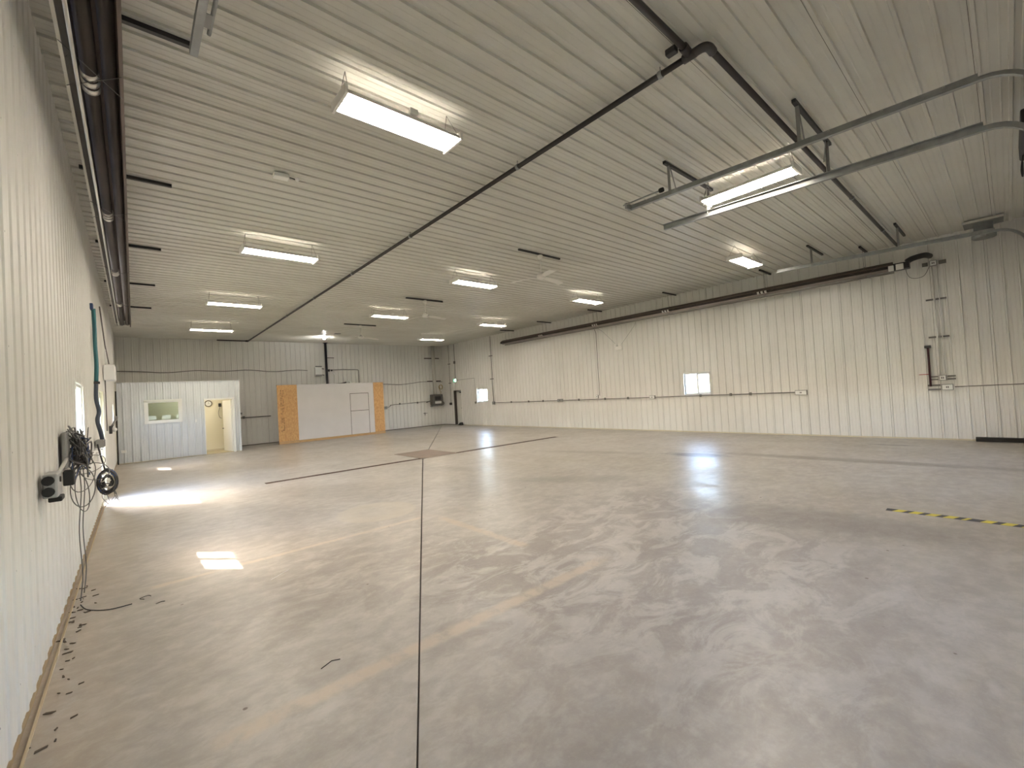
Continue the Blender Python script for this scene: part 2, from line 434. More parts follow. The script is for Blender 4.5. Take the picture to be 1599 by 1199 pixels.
SUMP = mat('worn_steel_plate', (0.24, 0.18, 0.14), .55, .2, var=.35, scale=3)
MB().bbox(-w2, -.006, .18, SY1 - SY0 - .03, -.029, .004, .003).build('plate', SUMP, t)
MB().bbox(.006, w2, .18, SY1 - SY0 - .03, -.029, .004, .003).build('plate', SUMP, t)
MB().box(-w2, w2, SY1 - SY0 - .028, SY1 - SY0 - .008, -.029, .003).box(-w2, w2, .158, .176, -.029, .003).split('frame', RUST, t)
MB().box(-w2, w2, .0, .154, -.029, .001).build('channel_cover', SUMP, t)

# ------------------------------------------------------------------ shell: walls and ceiling
fL = lambda u, v, w: (XL + w, u, v)
fR = lambda u, v, w: (XR - w, u, v)
fB = lambda u, v, w: (u, D - w, v)
fF = lambda u, v, w: (u, YF + w, v)
fC = lambda u, v, w: (v, u, H - w)
ZB = .10
wall_left = slab_holes(YF - .3, D + .3, 0, H + .3, LWIN + [LDOOR], fL, -.20, -.022).build('wall_left', BACKING)
tag(wall_left, 'white ribbed steel liner wall with windows and a glass door', kind='structure')
panel_wall(wall_left, 'wall_panel', YF, D, ZB, H, LWIN + [LDOOR], .08, fL, WALLP, rh=.009, gap=.022)
wall_right = slab_holes(YF - .3, D + .3, 0, H + .3, RWIN + [RDOOR], fR, -.22, -.022).build('wall_right', BACKING)
tag(wall_right, 'long white ribbed steel liner wall with heater and conduit', kind='structure')
panel_wall(wall_right, 'wall_panel', YF, D, .03, H, RWIN + [RDOOR], .216, fR, WALLP)
wall_back = slab_holes(XL - .3, XR + .3, 0, H + .3, [], fB, -.25, -.022).build('wall_back', BACKING)
tag(wall_back, 'white ribbed steel liner end wall behind the office', kind='structure')
panel_wall(wall_back, 'wall_panel', XL, XR, .03, H, [], .02, fB, WALLP)
DH = [(a, b, 0, DOOR_H) for a, b in DOORS]
wall_front = slab_holes(XL - .3, XR + .3, 0, H + .3, DH, fF, -.25, -.022).build('wall_front', BACKING)
tag(wall_front, 'white ribbed steel liner wall with two overhead doors', kind='structure')
panel_wall(wall_front, 'wall_panel', XL, XR, .03, H, DH, .0, fF, WALLP)
ceiling = MB().box(XL - .3, XR + .3, YF - .3, D + .3, H + .022, H + .3).build('ceiling', BACKING)
tag(ceiling, 'white ribbed steel liner ceiling', kind='structure')
panel_wall(ceiling, 'ceiling_panel', YF, D, XL, XR, [], .05, fC, CEILP)
# exposed sill plate and base trim of the left wall
for a_, b_ in ((YF, 11.55), (12.66, 20.8)): MB().box(XL - .021, XL - .012, a_, b_, 0, ZB + .03).build('baseboard_left', TAN)['kind'] = 'structure'
bt = MB().box(XL + .022, XL + .034, YF, 11.68, 0, .014).build('trim_1', mat('tan_caulk_strip', (0.50, 0.41, 0.28), .7)); bt['kind'] = 'structure'
br = MB().box(XR - .024, XR - .018, YF, 21.3, 0, .03).build('baseboard_right', mat('yellowed_base_trim', (0.62, 0.56, 0.40), .6)); br['kind'] = 'structure'
bb = MB().box(3.3, XR - .02, D - .03, D - .02, 0, .035).build('baseboard_back', mat('dark_base_trim', (0.12, 0.10, 0.08), .7)); bb['kind'] = 'structure'
# corner trims
for k, (x, y) in enumerate(((XR, D), (XL, D))):
    s = -1 if x > 0 else 1
    o = MB().box(min(x + s * .02, x + s * .028), max(x + s * .02, x + s * .028), D - .07, D - .02, .03, H).box(min(x + s * .02, x + s * .07), max(x + s * .02, x + s * .07), D - .028, D - .02, .03, H).build('trim_%d' % (k + 2), WALLP); o['kind'] = 'structure'
# screws of the left and right wall sheets
mb = MB()
for zz in (.35, .95, 1.55, 2.15, 2.75, 3.4, 4.1):
    y = .8
    while y < 14:
        if not any(h[0] - .05 < y < h[1] + .05 and h[2] - .05 < zz < h[3] + .05 for h in LWIN + [LDOOR]):
            mb.lathe([(.0085, 0), (.0085, .003), (.005, .006), (0, .006)], (XL + .0005, y, zz + random.uniform(-.02, .02)), 6, 'x')
        y += PITCH_R * 2
o = mb.build('screw_heads', mat('weathered_screw', (0.09, 0.085, 0.08), .6, .4), wall_left); o['kind'] = 'stuff'

# ------------------------------------------------------------------ windows, doors of the shell
def side_window(nm, hole, f, label, set_in=-.055, proud=.024):
    u0, u1, z0, z1 = hole; w = setting(nm, label)
    def bx(mb, a, b, c, d, t0, t1):
        p = [f(x, y, t) for x in (a, b) for y in (c, d) for t in (t0, t1)]
        return mb.add(p, [(0, 1, 3, 2), (4, 6, 7, 5), (0, 4, 5, 1), (2, 3, 7, 6), (0, 2, 6, 4), (1, 5, 7, 3)])
    mb = MB(); T = .035
    for a, b, c, d in ((u0, u1, z0, z0 + T), (u0, u1, z1 - T, z1), (u0, u0 + T, z0 + T, z1 - T), (u1 - T, u1, z0 + T, z1 - T)): bx(mb, a, b, c, d, set_in - .05, set_in)
    mb.build('window_frame', WHITE, w)
    mb = MB(); E = .012   # jamb liner and slim casing
    for a, b, c, d in ((u0 - E, u1 + E, z0 - E, z0), (u0 - E, u1 + E, z1, z1 + E), (u0 - E, u0, z0, z1), (u1, u1 + E, z0, z1)): bx(mb, a, b, c, d, set_in - .05, proud)
    mb.build('window_casing', PAINTW, w)
    um = (u0 + u1) / 2
    bx(MB(), um - .03, um + .03, z0 + T, z1 - T, set_in - .045, set_in - .005).build('mullion', WHITE, w)
    mb = MB(); S = .028
    for a, b, c, d in ((u0 + T, um - .022, z0 + T, z0 + T + S), (u0 + T, um - .022, z1 - T - S, z1 - T), (u0 + T, u0 + T + S, z0 + T + S, z1 - T - S)): bx(mb, a, b, c, d, set_in - .04, set_in - .01)
    mb.build('sash', WHITE, w)
    for a, b in ((u0 + T, um - .02), (um + .02, u1 - T)):
        bx(MB(), a, b, z0 + T, z1 - T, set_in - .026, set_in - .022).build('pane', GLASS, w)
    return w
side_window('window_1', LWIN[0], fL, 'white sliding window beside the cable tangle', -.012, .011)
side_window('window_2', LWIN[1], fL, 'white sliding window nearest the office', -.012, .011)
side_window('window_3', RWIN[0], fR, 'white sliding window in the middle of the right wall')
side_window('window_4', RWIN[1], fR, 'white sliding window by the exit door')
def portal(loc, rot, sx, sy):
    a = bpy.data.lights.new('daylight_portal', 'AREA'); a.shape = 'RECTANGLE'; a.size = sx; a.size_y = sy; a.cycles.is_portal = True
    o = bpy.data.objects.new('daylight_portal', a); COL.objects.link(o); o.location = loc; o.rotation_euler = rot
for h in LWIN + [LDOOR]: portal((XL - .21, (h[0] + h[1]) / 2, (h[2] + h[3]) / 2), (0, -PI / 2, 0), h[3] - h[2], h[1] - h[0])
for h in RWIN: portal((XR + .23, (h[0] + h[1]) / 2, (h[2] + h[3]) / 2), (0, PI / 2, 0), h[3] - h[2], h[1] - h[0])
for a, b in DOORS: portal(((a + b) / 2, YF - .12, (WZ[0] + WZ[1]) / 2), (PI / 2, 0, PI), b - a - .6, WZ[1] - WZ[0])

# glass storm door in the left wall
w = setting('door_1', 'white-framed glass door in the left wall, sunlight falling through it')
u0, u1, _, z1 = LDOOR
MB().box(XL - .2, XL + .011, u0 - .02, u0, 0, z1 + .02).box(XL - .2, XL + .03, u1, u1 + .05, 0, z1 + .02).box(XL - .2, XL + .011, u0, u1, z1, z1 + .02).build('door_casing', mat('cream_jamb', (0.74, 0.70, 0.56), .5), w)
mb = MB(); a, b = u0 + .01, u1 - .01; xx0, xx1 = XL - .055, XL - .02
for y_0, y_1, z_0, z_1 in ((a, a + .09, .01, z1 - .02), (b - .09, b, .01, z1 - .02), (a, b, .01, .12), (a, b, z1 - .12, z1 - .02), (a, b, 1.0, 1.03)): mb.box(xx0, xx1, y_0, y_1, z_0, z_1)
mb.build('door_frame', WHITE, w)
MB().box(XL - .040, XL - .034, a + .09, b - .09, .12, 1.0).build('pane', GLASS, w); MB().box(XL - .040, XL - .034, a + .09, b - .09, 1.03, z1 - .12).build('pane', GLASS, w)
MB().cyl((XL - .02, a + .05, 1.1), (XL + .02, a + .05, 1.1), .012).box(XL + .015, XL + .025, a + .04, a + .14, 1.09, 1.11).build('door_handle', BLACK, w)

# exit door in the right wall, set deep in its reveal
w = setting('door_2', 'white steel exit door set deep in a frame coloured dark as if in shade'); u0, u1, _, z1 = RDOOR
BROWN = mat('brown_strut_and_shaded_jamb', (0.045, 0.035, 0.03), .6)
MB().box(XR - .024, XR + .22, u1 - .03, u1, 0, z1).box(XR - .024, XR + .22, u0 + .03, u1 - .03, z1 - .03, z1).build('door_jamb', BROWN, w)  # far jamb and head painted dark for the shade inside the reveal
MB().box(XR - .024, XR + .22, u0, u0 + .03, 0, z1).build('latch_jamb', PAINTW, w)
dl = MB().bbox(XR + .15, XR + .195, u0 + .03, u1 - .03, .01, z1 - .03, .004).build('door_leaf', mat('white_door_paint', (0.74, 0.72, 0.67), .45, var=.08), w)
MB().cyl((XR + .15, u0 + .12, 1.0), (XR + .09, u0 + .12, 1.0), .014).bbox(XR + .085, XR + .10, u0 + .10, u0 + .26, .985, 1.015, .004).build('door_handle', BLACK, dl)
MB().bbox(XR + .07, XR + .15, u0 + .08, u0 + .34, z1 - .16, z1 - .09, .008).tube([(XR + .1, u0 + .3, z1 - .09), (XR + .06, u0 + .5, z1 - .06), (XR + .02, u1 - .06, z1 - .04)], .01, 6).build('door_closer', BLACK, dl)
MB().prism([(0, 0), (.34, 0), (.30, .05), (.12, .16), (.05, .15)], 0, .16, lambda p, q, t: (XR - .03 - t, u0 - .05 + p, q)).build('door_wedge', RUBBER, None, (XR - .03, u0, 0), (XR - .03, u0, 0))
tag(bpy.data.objects['door_wedge'], 'dark wedge lying at the foot of the exit door', 'door wedge')

# overhead sectional doors in the front wall
for i, (a, b) in enumerate(DOORS):
    w = setting('door_%d' % (i + 3), ('white sectional overhead door behind the camera', 'white sectional overhead door next to the right wall')[i])
    n = 7; hh = DOOR_H / n
    for k in range(n):
        z_0, z_1 = k * hh + .004, (k + 1) * hh - .004
        if k == 2:
            holes = []; npn = 6; pw = .52; gap = (b - a - npn * pw) / (npn + 1)
            for q in range(npn): holes.append((a + gap + q * (pw + gap), a + gap + q * (pw + gap) + pw, WZ[0], WZ[1]))
            s = slab_holes(a + .01, b - .01, z_0, z_1, holes, fF, -.07, -.03).build('door_section', PAINTW, w)
            for h in holes: MB().box(h[0], h[1], YF - .055, YF - .05, h[2], h[3]).build('pane', GLASS, s)
        else:
            s = MB().bbox(a + .01, b - .01, YF - .07, YF - .03, z_0, z_1, .006).build('door_section', PAINTW, w)

# ------------------------------------------------------------------ outside
GRASS = mat('grass_ground', (0.16, 0.22, 0.07), .9, var=.35, scale=.6)
MB().box(-120, 150, -120, 150, -.6, -.36).build('ground', GRASS)
tag(bpy.data.objects['ground'], 'green grass field outside the windows', kind='structure')
gy = MB().box(XR + .3, XR + 14, -10, 34, -.36, -.30).build('gravel_yard', mat('pale_gravel', (0.48, 0.45, 0.40), .9, var=.25, scale=8)); tag(gy, 'pale gravel yard outside the right wall', kind='structure')

# ------------------------------------------------------------------ office built into the back-left corner
OY, OX1, OZ = 20.85, 3.29, 2.88
ODOOR = (2.10, 3.04, 0, 2.15); OWIN = (.33, 1.36, 1.40, 2.20)
wall_office = slab_holes(XL + .03, OX1, 0, OZ, [ODOOR, OWIN], lambda u, v, w: (u, OY - w, v), -.12, -.02).build('wall_office', mat('office_inner_wall', (0.80, 0.76, 0.64), .6))
tag(wall_office, 'grey-white ribbed office front wall in the back left corner', kind='structure')
panel_wall(wall_office, 'wall_panel', XL + .06, OX1, .03, OZ, [ODOOR, OWIN], -.05, lambda u, v, w: (u, OY - w, v), OFFP, rh=.032)
MB().box(OX1 - .05, OX1 + .012, OY - .036, OY + .05, .02, OZ).build('corner_trim', OFFP, wall_office)
MB().box(XL + .02, OX1 + .012, OY - .036, OY + .04, OZ, OZ + .018).build('top_trim', OFFP, wall_office)
wall_os = MB().box(OX1 - .12, OX1, OY + .12, D - .03, 0, OZ).build('wall_office_side', bpy.data.materials['office_inner_wall']); wall_os['kind'] = 'structure'
panel_wall(wall_os, 'wall_panel', OY + .05, D - .03, .03, OZ, [], .05, lambda u, v, w: (OX1 + .002 + w, u, v), OFFP)
o = MB().box(XL + .03, OX1, OY + .13, D - .03, OZ - .16, OZ).build('ceiling_office', bpy.data.materials['office_inner_wall']); o['kind'] = 'structure'
o = MB().box(XL + .03, OX1 - .12, 22.42, 22.5, 0, OZ - .16).build('wall_office_inner', bpy.data.materials['office_inner_wall']); o['kind'] = 'structure'
o = MB().box(XL + .03, OX1 - .12, OY + .0, 22.42, .0, .012).build('floor_office', mat('tan_office_vinyl', (0.50, 0.43, 0.28), .5, var=.15)); o['kind'] = 'structure'
o = MB().box(XL + .03, OX1 - .121, 22.40, 22.419, .012, .08).build('baseboard_office', mat('cream_baseboard', (0.66, 0.60, 0.48), .5)); o['kind'] = 'structure'
o = MB().box(XL + .022, XL + .062, OY - .035, OY - .018, 0, OZ - .28).build('trim_4', RUBBER); o['kind'] = 'structure'; o['label'] = 'black gap strip between office wall and left wall'
w = setting('window_5', 'white-framed fixed office window with a grey pane')
u0, u1, z0, z1 = OWIN; mb = MB(); T = .075
for a, b, c, d in ((u0 - .04, u1 + .04, z0 - .04, z0 + T - .04), (u0 - .04, u1 + .04, z1 + .04 - T, z1 + .04), (u0 - .04, u0 + T - .04, z0, z1), (u1 + .04 - T, u1 + .04, z0, z1)): mb.box(a, b, OY - .045, OY + .10, c, d)
mb.build('window_casing', WHITE, w)
mb = MB()
for a, b, c, d in ((u0 + .035, u1 - .035, z0 + .035, z0 + .075), (u0 + .035, u1 - .035, z1 - .075, z1 - .035), (u0 + .035, u0 + .075, z0 + .07, z1 - .07), (u1 - .075, u1 - .035, z0 + .07, z1 - .07)): mb.box(a, b, OY - .03, OY + .02, c, d)
mb.build('window_frame', WHITE, w)
MB().box(u0 + .07, u1 - .07, OY + .0, OY + .006, z0 + .07, z1 - .07).build('pane', DGLASS, w)
w = setting('door_5', 'open white office door seen nearly edge-on')
u0, u1, _, z1 = ODOOR
MB().box(u0 - .012, u0 + .012, OY - .045, OY + .13, .012, z1 + .0).box(u1 - .012, u1 + .06, OY - .045, OY + .13, .0, z1 + .0).box(u0 - .012, u1 + .06, OY - .045, OY + .13, z1 - .01, z1 + .05).build('door_casing', WHITE, w)
leaf = bpy.data.objects.new('door_swing', None); COL.objects.link(leaf)
leaf.name = 'door_leaf'; leaf.parent = w; leaf.location = (u1 - .02, OY + .14, .015); leaf.rotation_euler = (0, 0, math.radians(101))
lm = MB(); lm.bbox(0, .90, -.02, .02, 0, 2.09, .003)
o = lm.build('leaf_board', mat('white_office_door', (0.80, 0.79, 0.76), .4), leaf)
MB().cyl((.82, .02, .93), (.82, .075, .93), .012).bbox(.70, .83, .07, .085, .92, .945, .003).cyl((.82, -.02, .93), (.82, -.075, .93), .012).bbox(.70, .83, -.085, -.07, .92, .945, .003).build('lever_handle', BLACK, leaf)
MB().box(.84, .9005, -.012, .012, 1.05, 1.45).build('edge_plate', GREY, leaf)
t = thing('wall_clock', 'round dark-rimmed clock on the cream wall inside the office', 'clock', (2.40, 22.41, 2.02))
MB().lathe([(.10, 0), (.135, 0), (.14, -.02), (.12, -.035), (.105, -.02), (.105, 0)], (0, 0, 0), 24, 'y').build('rim', mat('dark_bronze', (0.12, 0.10, 0.08), .5), t)
MB().lathe([(.106, -.006), (.05, -.010), (0, -.010)], (0, 0, 0), 24, 'y').build('dial', WHITE, t)
MB().box(-.004, .004, -.014, -.011, 0, .075).box(0, .05, -.014, -.011, -.004, .004).build('hands', BLACK, t)
t = thing('wall_phone', 'small black device on the wall inside the office beside the open door', 'phone', (2.80, 22.4, 1.86))
MB().bbox(-.05, .05, -.05, 0, 0, .15, .012).build('body', BLACK, t); MB().tube(smooth_path([(0, -.03, 0), (-.06, -.03, -.25), (-.02, -.03, -.45), (.05, -.02, -.5)], 6), .008, 6).build('cord', BLACK, t)
t = thing('light_switch', 'white light switch on the office front between window and door', 'switch', (1.80, OY - .001, 1.36))
MB().bbox(-.035, .035, -.03, 0, -.06, .06, .004).build('plate', WHITE, t); MB().box(-.012, .012, -.038, -.029, -.02, .02).build('rocker', WHITE, t)
t = thing('wall_outlet', 'white outlet box low on the office front near the left wall', 'outlet', (-.31, OY - .001, .44))
MB().bbox(-.075, .075, -.06, 0, -.05, .05, .012).build('box', WHITE, t); MB().box(-.05, .05, -.064, -.059, -.03, .03).build('cover', PAINTW, t)
t = thing('ceiling_lamp', 'round warm lamp on the office ceiling', 'lamp', (1.6, 21.65, OZ - .16))
MB().lathe([(0, 0), (.17, 0), (.17, -.03), (.155, -.035)], n=24).build('base', WHITE, t)
MB().lathe([(.155, -.03), (.14, -.08), (.08, -.11), (0, -.115)], n=24).build('dome', emis('office_dome', (1, .90, .70), 42), t)

# ------------------------------------------------------------------ plywood and drywall enclosure against the back wall
def osb():
    m, n, l, b = newmat('orange_strand_board'); gm = n.new('ShaderNodeTexCoord')
    mp = n.new('ShaderNodeMapping'); mp.inputs['Scale'].default_value = (9, 1, 3.5); l.new(gm.outputs['Object'], mp.inputs[0])
    v = n.new('ShaderNodeTexNoise'); v.inputs['Scale'].default_value = 2.2; v.inputs['Detail'].default_value = 6; l.new(mp.outputs[0], v.inputs[0])
    vo = n.new('ShaderNodeTexVoronoi'); vo.inputs['Scale'].default_value = 4; l.new(mp.outputs[0], vo.inputs[0])
    cr = n.new('ShaderNodeValToRGB'); e = cr.color_ramp.elements; e[0].position = .25; e[1].position = .8
    e[0].color = (0.46, 0.235, 0.085, 1); e[1].color = (0.72, 0.46, 0.21, 1)
    mx = n.new('ShaderNodeMix'); mx.inputs[0].default_value = .35; l.new(v.outputs[0], mx.inputs[2]); l.new(vo.outputs['Color'], mx.inputs[3])
    l.new(mx.outputs[0], cr.inputs[0]); l.new(cr.outputs[0], b.inputs['Base Color']); b.inputs['Roughness'].default_value = .6
    return m
OSB = osb(); DRY = mat('lilac_grey_board', (0.68, 0.655, 0.66), .6, var=.07, scale=1.5)
INK = mat('dark_stamp_ink', (0.20, 0.10, 0.03), .7)
BX0, BX1, BY, BZ = 4.92, 10.0, 21.85, 2.69
t = thing('partition_screen', 'freestanding screen of grey board and orange plywood before the back wall', 'screen', (BX0, BY, 0)); W_ = BX1 - BX0
MB().box(.0, .84, 0, .02, .11, BZ).build('plywood_panel', OSB, t)
MB().box(4.54, W_, 0, .02, .11, BZ).build('plywood_panel', OSB, t)
hu0, hu1, hz0, hz1 = 3.32, 4.24, .10, 2.15
slab_holes(.845, 4.535, .11, BZ, [(hu0 - .025, hu1 + .025, .11, hz1 + .025)], lambda u, v, w: (u, w, v), .002, .02).build('board_panel', DRY, t)
MB().box(hu0, hu1, .002, .02, 1.30, hz1).build('hatch_panel', DRY, t); MB().box(hu0, hu1, .002, .02, .11, 1.275).build('hatch_panel', DRY, t)
MB().box(hu0 - .03, hu1 + .03, .021, .03, .10, hz1 + .03).build('hatch_backing', BACKING, t)
for a, b in ((0, .85), (.86, 3.1), (3.11, 4.52), (4.53, W_)): MB().bbox(a, b, -.03, .02, .0, .105, .004).build('kick_board', PINE, t)
x_ = .02
while x_ < W_ - .03:
    MB().box(x_, x_ + .038, .031, .12, .04, BZ - .04).build('stud', PINE, t); x_ += .6
MB().box(0, W_, .031, .12, 0, .038).build('bottom_plate', PINE, t); MB().box(0, W_, .022, .12, BZ - .038, BZ).build('top_plate', PINE, t)
for x_ in (.3, W_ / 2, W_ - .3): MB().prism([(.12, 1.9), (.12, 2.0), (1.25, .1), (1.25, 0), (1.2, 0)], x_, x_ + .038, lambda p, q, tt: (tt, p, q)).build('back_brace', PINE, t)
mb = MB(); zz = .55                                                     # faded vertical mill stamp
while zz < 2.42:
    if not (1.18 < zz < 1.30 or 1.62 < zz < 1.72):
        for q in range(3):
            if random.random() < .8:
                xx = .12 + q * .05 + random.uniform(0, .012); mb.box(xx, xx + random.uniform(.02, .045), -.0015, 0, zz, zz + random.uniform(.02, .055))
    zz += .062
o = mb.build('mill_stamp', INK, t); o['kind'] = 'stuff'
t = thing('exhaust_arm', 'dark arm with a white end on the back wall just above the grey board screen', 'arm', (8.0, D - .05, 2.72))
MB().tube([(0, 0, 0), (.35, -.02, .02), (.62, -.04, .09)], .035, 8).build('arm', BLACK, t); MB().tube(smooth_path([(.60, -.04, .08), (.72, -.05, .13), (.80, -.05, .08), (.82, -.05, -.02)], 4), .055, 10).build('end_cap', WHITE, t)

# ------------------------------------------------------------------ ceiling lights
TUBEE = emis('warm_fluorescent', TUBE_COL, TUBE_STR)
LZ = 4.60
def make_light():
    t = thing('ceiling_light', 'x', 'ceiling light', group='four-tube ceiling lights')
    L, Wd = 1.24, .34
    for s in (-1, 1):
        mb = MB(); xs = s * L / 2
        mb.bbox(min(xs, xs + s * .03), max(xs, xs + s * .03), -Wd / 2 - .015, Wd / 2 + .015, -.05, .05, .006); mb.build('end_cap', PAINTW, t)
    for k in range(4):
        yc = (k - 1.5) * .083
        for sg in (-1, 1):
            p1 = [(sg * .033, -.026), (sg * .029, .002), (sg * .016, .024), (sg * .0013, .027)]; n = len(p1)
            MB().add([(x, yc + p, q) for x in (-L / 2, L / 2) for p, q in p1], [(i, i + 1, n + i + 1, n + i) for i in range(n - 1)]).build('reflector', PAINTW, t)
        MB().tube([(-L / 2 + .005, yc, -.012), (L / 2 - .005, yc, -.012)], .0125, 8).build('tube', TUBEE, t)
    for k in range(3): MB().box(-L / 2, L / 2, (k - 1) * .083 - .014, (k - 1) * .083 + .014, .0285, .031).build('light_stop', PAINTW, t)  # opaque strips added to stop light leaking up between the reflectors
    MB().bbox(-.30, .30, -.030, .030, .0315, .065, .008).build('ballast_cover', PAINTW, t)
    MB().bbox(.02, .11, -.17, -.13, .03, .09, .006).build('motion_sensor', PAINTW, t)
    mb = MB()
    for s in (-1, 1):
        for q in (-1, 1): mb.tube([(s * (L / 2 - .02), q * .13, .05), (s * (L / 2 - .05), 0, H - LZ - .005)], .0025, 5)
    split_build(mb, 'wire_hanger', CONDUIT, t)
    return t
proto = make_light()
C1, C2, C3 = 2.19, 6.72, 11.34; R1, R2, R3, R4 = 4.02, 8.95, 13.9, 18.65
spots = [(C1, R1, 0, 'large bright ceiling light nearest the camera, left of the long black pipe'),
         (C1, R2, 0, 'second ceiling light from the camera in the row left of the black pipe'),
         (C1, R3, 0, 'third ceiling light from the camera in the row left of the black pipe'),
         (C1, R4, 0, 'farthest ceiling light left of the black pipe, above the office'),
         (7.0, 2.42, PI / 2, 'ceiling light turned lengthwise between the two galvanised door tracks'),
         (C2, R2, 0, 'ceiling light in the middle row between the two nearer ceiling fans'),
         (C2, R3, 0, 'ceiling light in the middle row between the two farther ceiling fans'),
         (C3, 4.1, 0, 'ceiling light nearest the camera in the row along the right heater'),
         (C3, 9.0, 0, 'second ceiling light in the row along the right heater'),
         (C3, 14.05, 0, 'third ceiling light in the row along the right heater, above its far end'),
         (C3 - .15, 18.7, 0, 'farthest ceiling light on the right, by the back corner')]
for i, (x, y, rz, lab) in enumerate(spots):
    o = proto if i == 0 else copy_tree(proto)
    o.location = (x, y, LZ); o.rotation_euler = (0, 0, rz); o['label'] = lab

# bare bulb in front of the back wall
t = thing('bulb_fixture', 'bare white bulb glowing on the ceiling above the grey board screen', 'lamp', (6.80, 20.9, H))
MB().lathe([(0, 0), (.075, 0), (.07, -.03), (.03, -.05), (.03, -.07)], n=16).build('holder', WHITE, t)
MB().lathe([(.028, -.06), (.05, -.10), (.055, -.13), (.035, -.165), (0, -.175)], n=16).build('bulb', emis('cool_white_bulb', (1, .97, .93), 150), t)
t = thing('ceiling_plate', 'small dark plate on the ceiling right of the bare bulb', 'plate', (7.07, 19.9, H - .019))
MB().bbox(-.13, .13, -.06, .06, -.03, 0, .008).build('plate', GREY, t)
t = thing('ceiling_sensor', 'white rectangular box on the ceiling left of the black pipe', 'sensor', (1.62, 6.35, H - .019), math.radians(-4))
MB().bbox(-.11, .08, -.06, .06, -.06, 0, .012).build('body', WHITE, t); MB().tube([(.08, 0, -.02), (.16, .02, -.02)], .007, 6).build('lead', BLACK, t)
MB().lathe([(0, -.035), (.025, -.03), (.03, 0)], (.19, .02, 0), 12).build('sensor_eye', WHITE, t)

# ------------------------------------------------------------------ ceiling fans
def make_fan():
    t = thing('ceiling_fan', 'x', 'fan', group='white three-blade ceiling fans')
    MB().box(-.66, .66, -.021, .021, -.041, 0).build('strut', BLACK, t)
    MB().lathe([(0, -.04), (.05, -.04), (.065, -.06), (.055, -.12), (.02, -.14), (0, -.14)], n=16).build('canopy', PAINTW, t)
    MB().cyl((0, 0, -.12), (0, 0, -.46), .013, 10).build('downrod', PAINTW, t)
    MB().lathe([(0, -.44), (.03, -.44), (.05, -.47), (.10, -.49), (.11, -.53), (.10, -.57), (.05, -.59), (0, -.59)], n=20).build('motor', PAINTW, t)
    hub = bpy.data.objects.new('rotor', None); COL.objects.link(hub); hub.parent = t; hub.location = (0, 0, -.55)
    for k in range(3):
        a = k * 2 * PI / 3; c, s = math.cos(a), math.sin(a)
        mb = MB(); n = 6; vs = []
        for i in range(n + 1):
            q = i / n; r = .11 + q * .62; wd_ = .045 + .035 * math.sin(min(1, q * 1.6) * PI / 2); tw = .22 - .12 * q; dz = -.05 * q * q
            for e in (-1, 1):
                for th in (0, .004):
                    y = e * wd_; z = -e * wd_ * tw + dz + th
                    vs.append((c * r - s * y, s * r + c * y, z))
        fs = []
        for i in range(n):
            o = i * 4; p = o + 4
            fs += [(o, o + 2, p + 2, p), (o + 1, p + 1, p + 3, o + 3), (o, p, p + 1, o + 1), (o + 2, o + 3, p + 3, p + 2)]
        fs += [(0, 1, 3, 2), (n * 4, n * 4 + 2, n * 4 + 3, n * 4 + 1)]
        mb.add(vs, fs).build('blade', PAINTW, hub)
    return t
fan0 = make_fan()
for i, (x, y, a, lab) in enumerate([(7.12, 6.92, .09, 'white ceiling fan nearest the camera, hanging from a black strut'),
                                 (7.12, 12.15, .0, 'middle white ceiling fan, hanging from a black strut'),
                                 (7.08, 17.3, -.08, 'farthest white ceiling fan, near the bare bulb')]):
    o = fan0 if i == 0 else copy_tree(fan0)
    o.location = (x, y, H - .018); o['label'] = lab
    [c for c in o.children if c.name.startswith('rotor')][0].rotation_euler = (0, 0, a)

# ------------------------------------------------------------------ black gas pipe
PZ = H - .10; PR = .03; PXm = 4.04
t = thing('gas_pipe', 'long black iron pipe running along and across the ceiling', 'pipe', (PXm, 1.7, PZ))
def P_(x, y, z=0): return (x - PXm, y - 1.7, z)
MB().cyl(P_(PXm, 1.72), P_(PXm, 22.75), PR, 10).build('main_run', BPIPE, t)
MB().cyl(P_(PXm, 22.8), P_(2.85, 22.8), PR * .9, 10).build('end_run', BPIPE, t)
MB().cyl(P_(PXm + .06, 1.66), P_(14.25, 1.66), PR, 10).build('cross_run', BPIPE, t)
MB().cyl(P_(PXm - .03, 1.82, .03), P_(.05, 1.82, .03), PR, 10).build('cross_run', BPIPE, t)
MB().tube(smooth_path([P_(PXm, 1.80), P_(PXm, 1.70), P_(PXm + .04, 1.66), P_(PXm + .13, 1.66)], 5), PR * 1.35, 12).build('elbow', BPIPE, t)
MB().tube(smooth_path([P_(PXm, 22.7), P_(PXm, 22.78), P_(PXm - .03, 22.8), P_(PXm - .1, 22.8)], 5), PR * 1.3, 12).build('elbow', BPIPE, t)
MB().cyl(P_(PXm, 1.88), P_(PXm, 1.76), PR * 1.4, 12).cyl(P_(PXm, 1.82, .01), P_(PXm - .12, 1.82, .03), PR * 1.4, 12).build('tee', BPIPE, t)
MB().bbox(-.20, -.13, .16, .26, -.01, .05, .01).build('valve', BLACK, t)
for y in (2.12, 4.25, 7.3, 10.2, 13.1, 16.1, 19.1, 21.6):
    MB().lathe([(PR + .001, -.02), (PR + .008, -.02), (PR + .008, .02), (PR + .001, .02)], P_(PXm, y), 12, 'y').cyl(P_(PXm, y, PR), P_(PXm, y, .085), .005, 6).build('pipe_hanger', GALV, t)
for x in (6.8, 9.6, 12.4):
    MB().lathe([(PR + .001, -.02), (PR + .008, -.02), (PR + .008, .02), (PR + .001, .02)], P_(x, 1.66), 12, 'x').cyl(P_(x, 1.66, PR), P_(x, 1.66, .085), .005, 6).build('pipe_hanger', GALV, t)

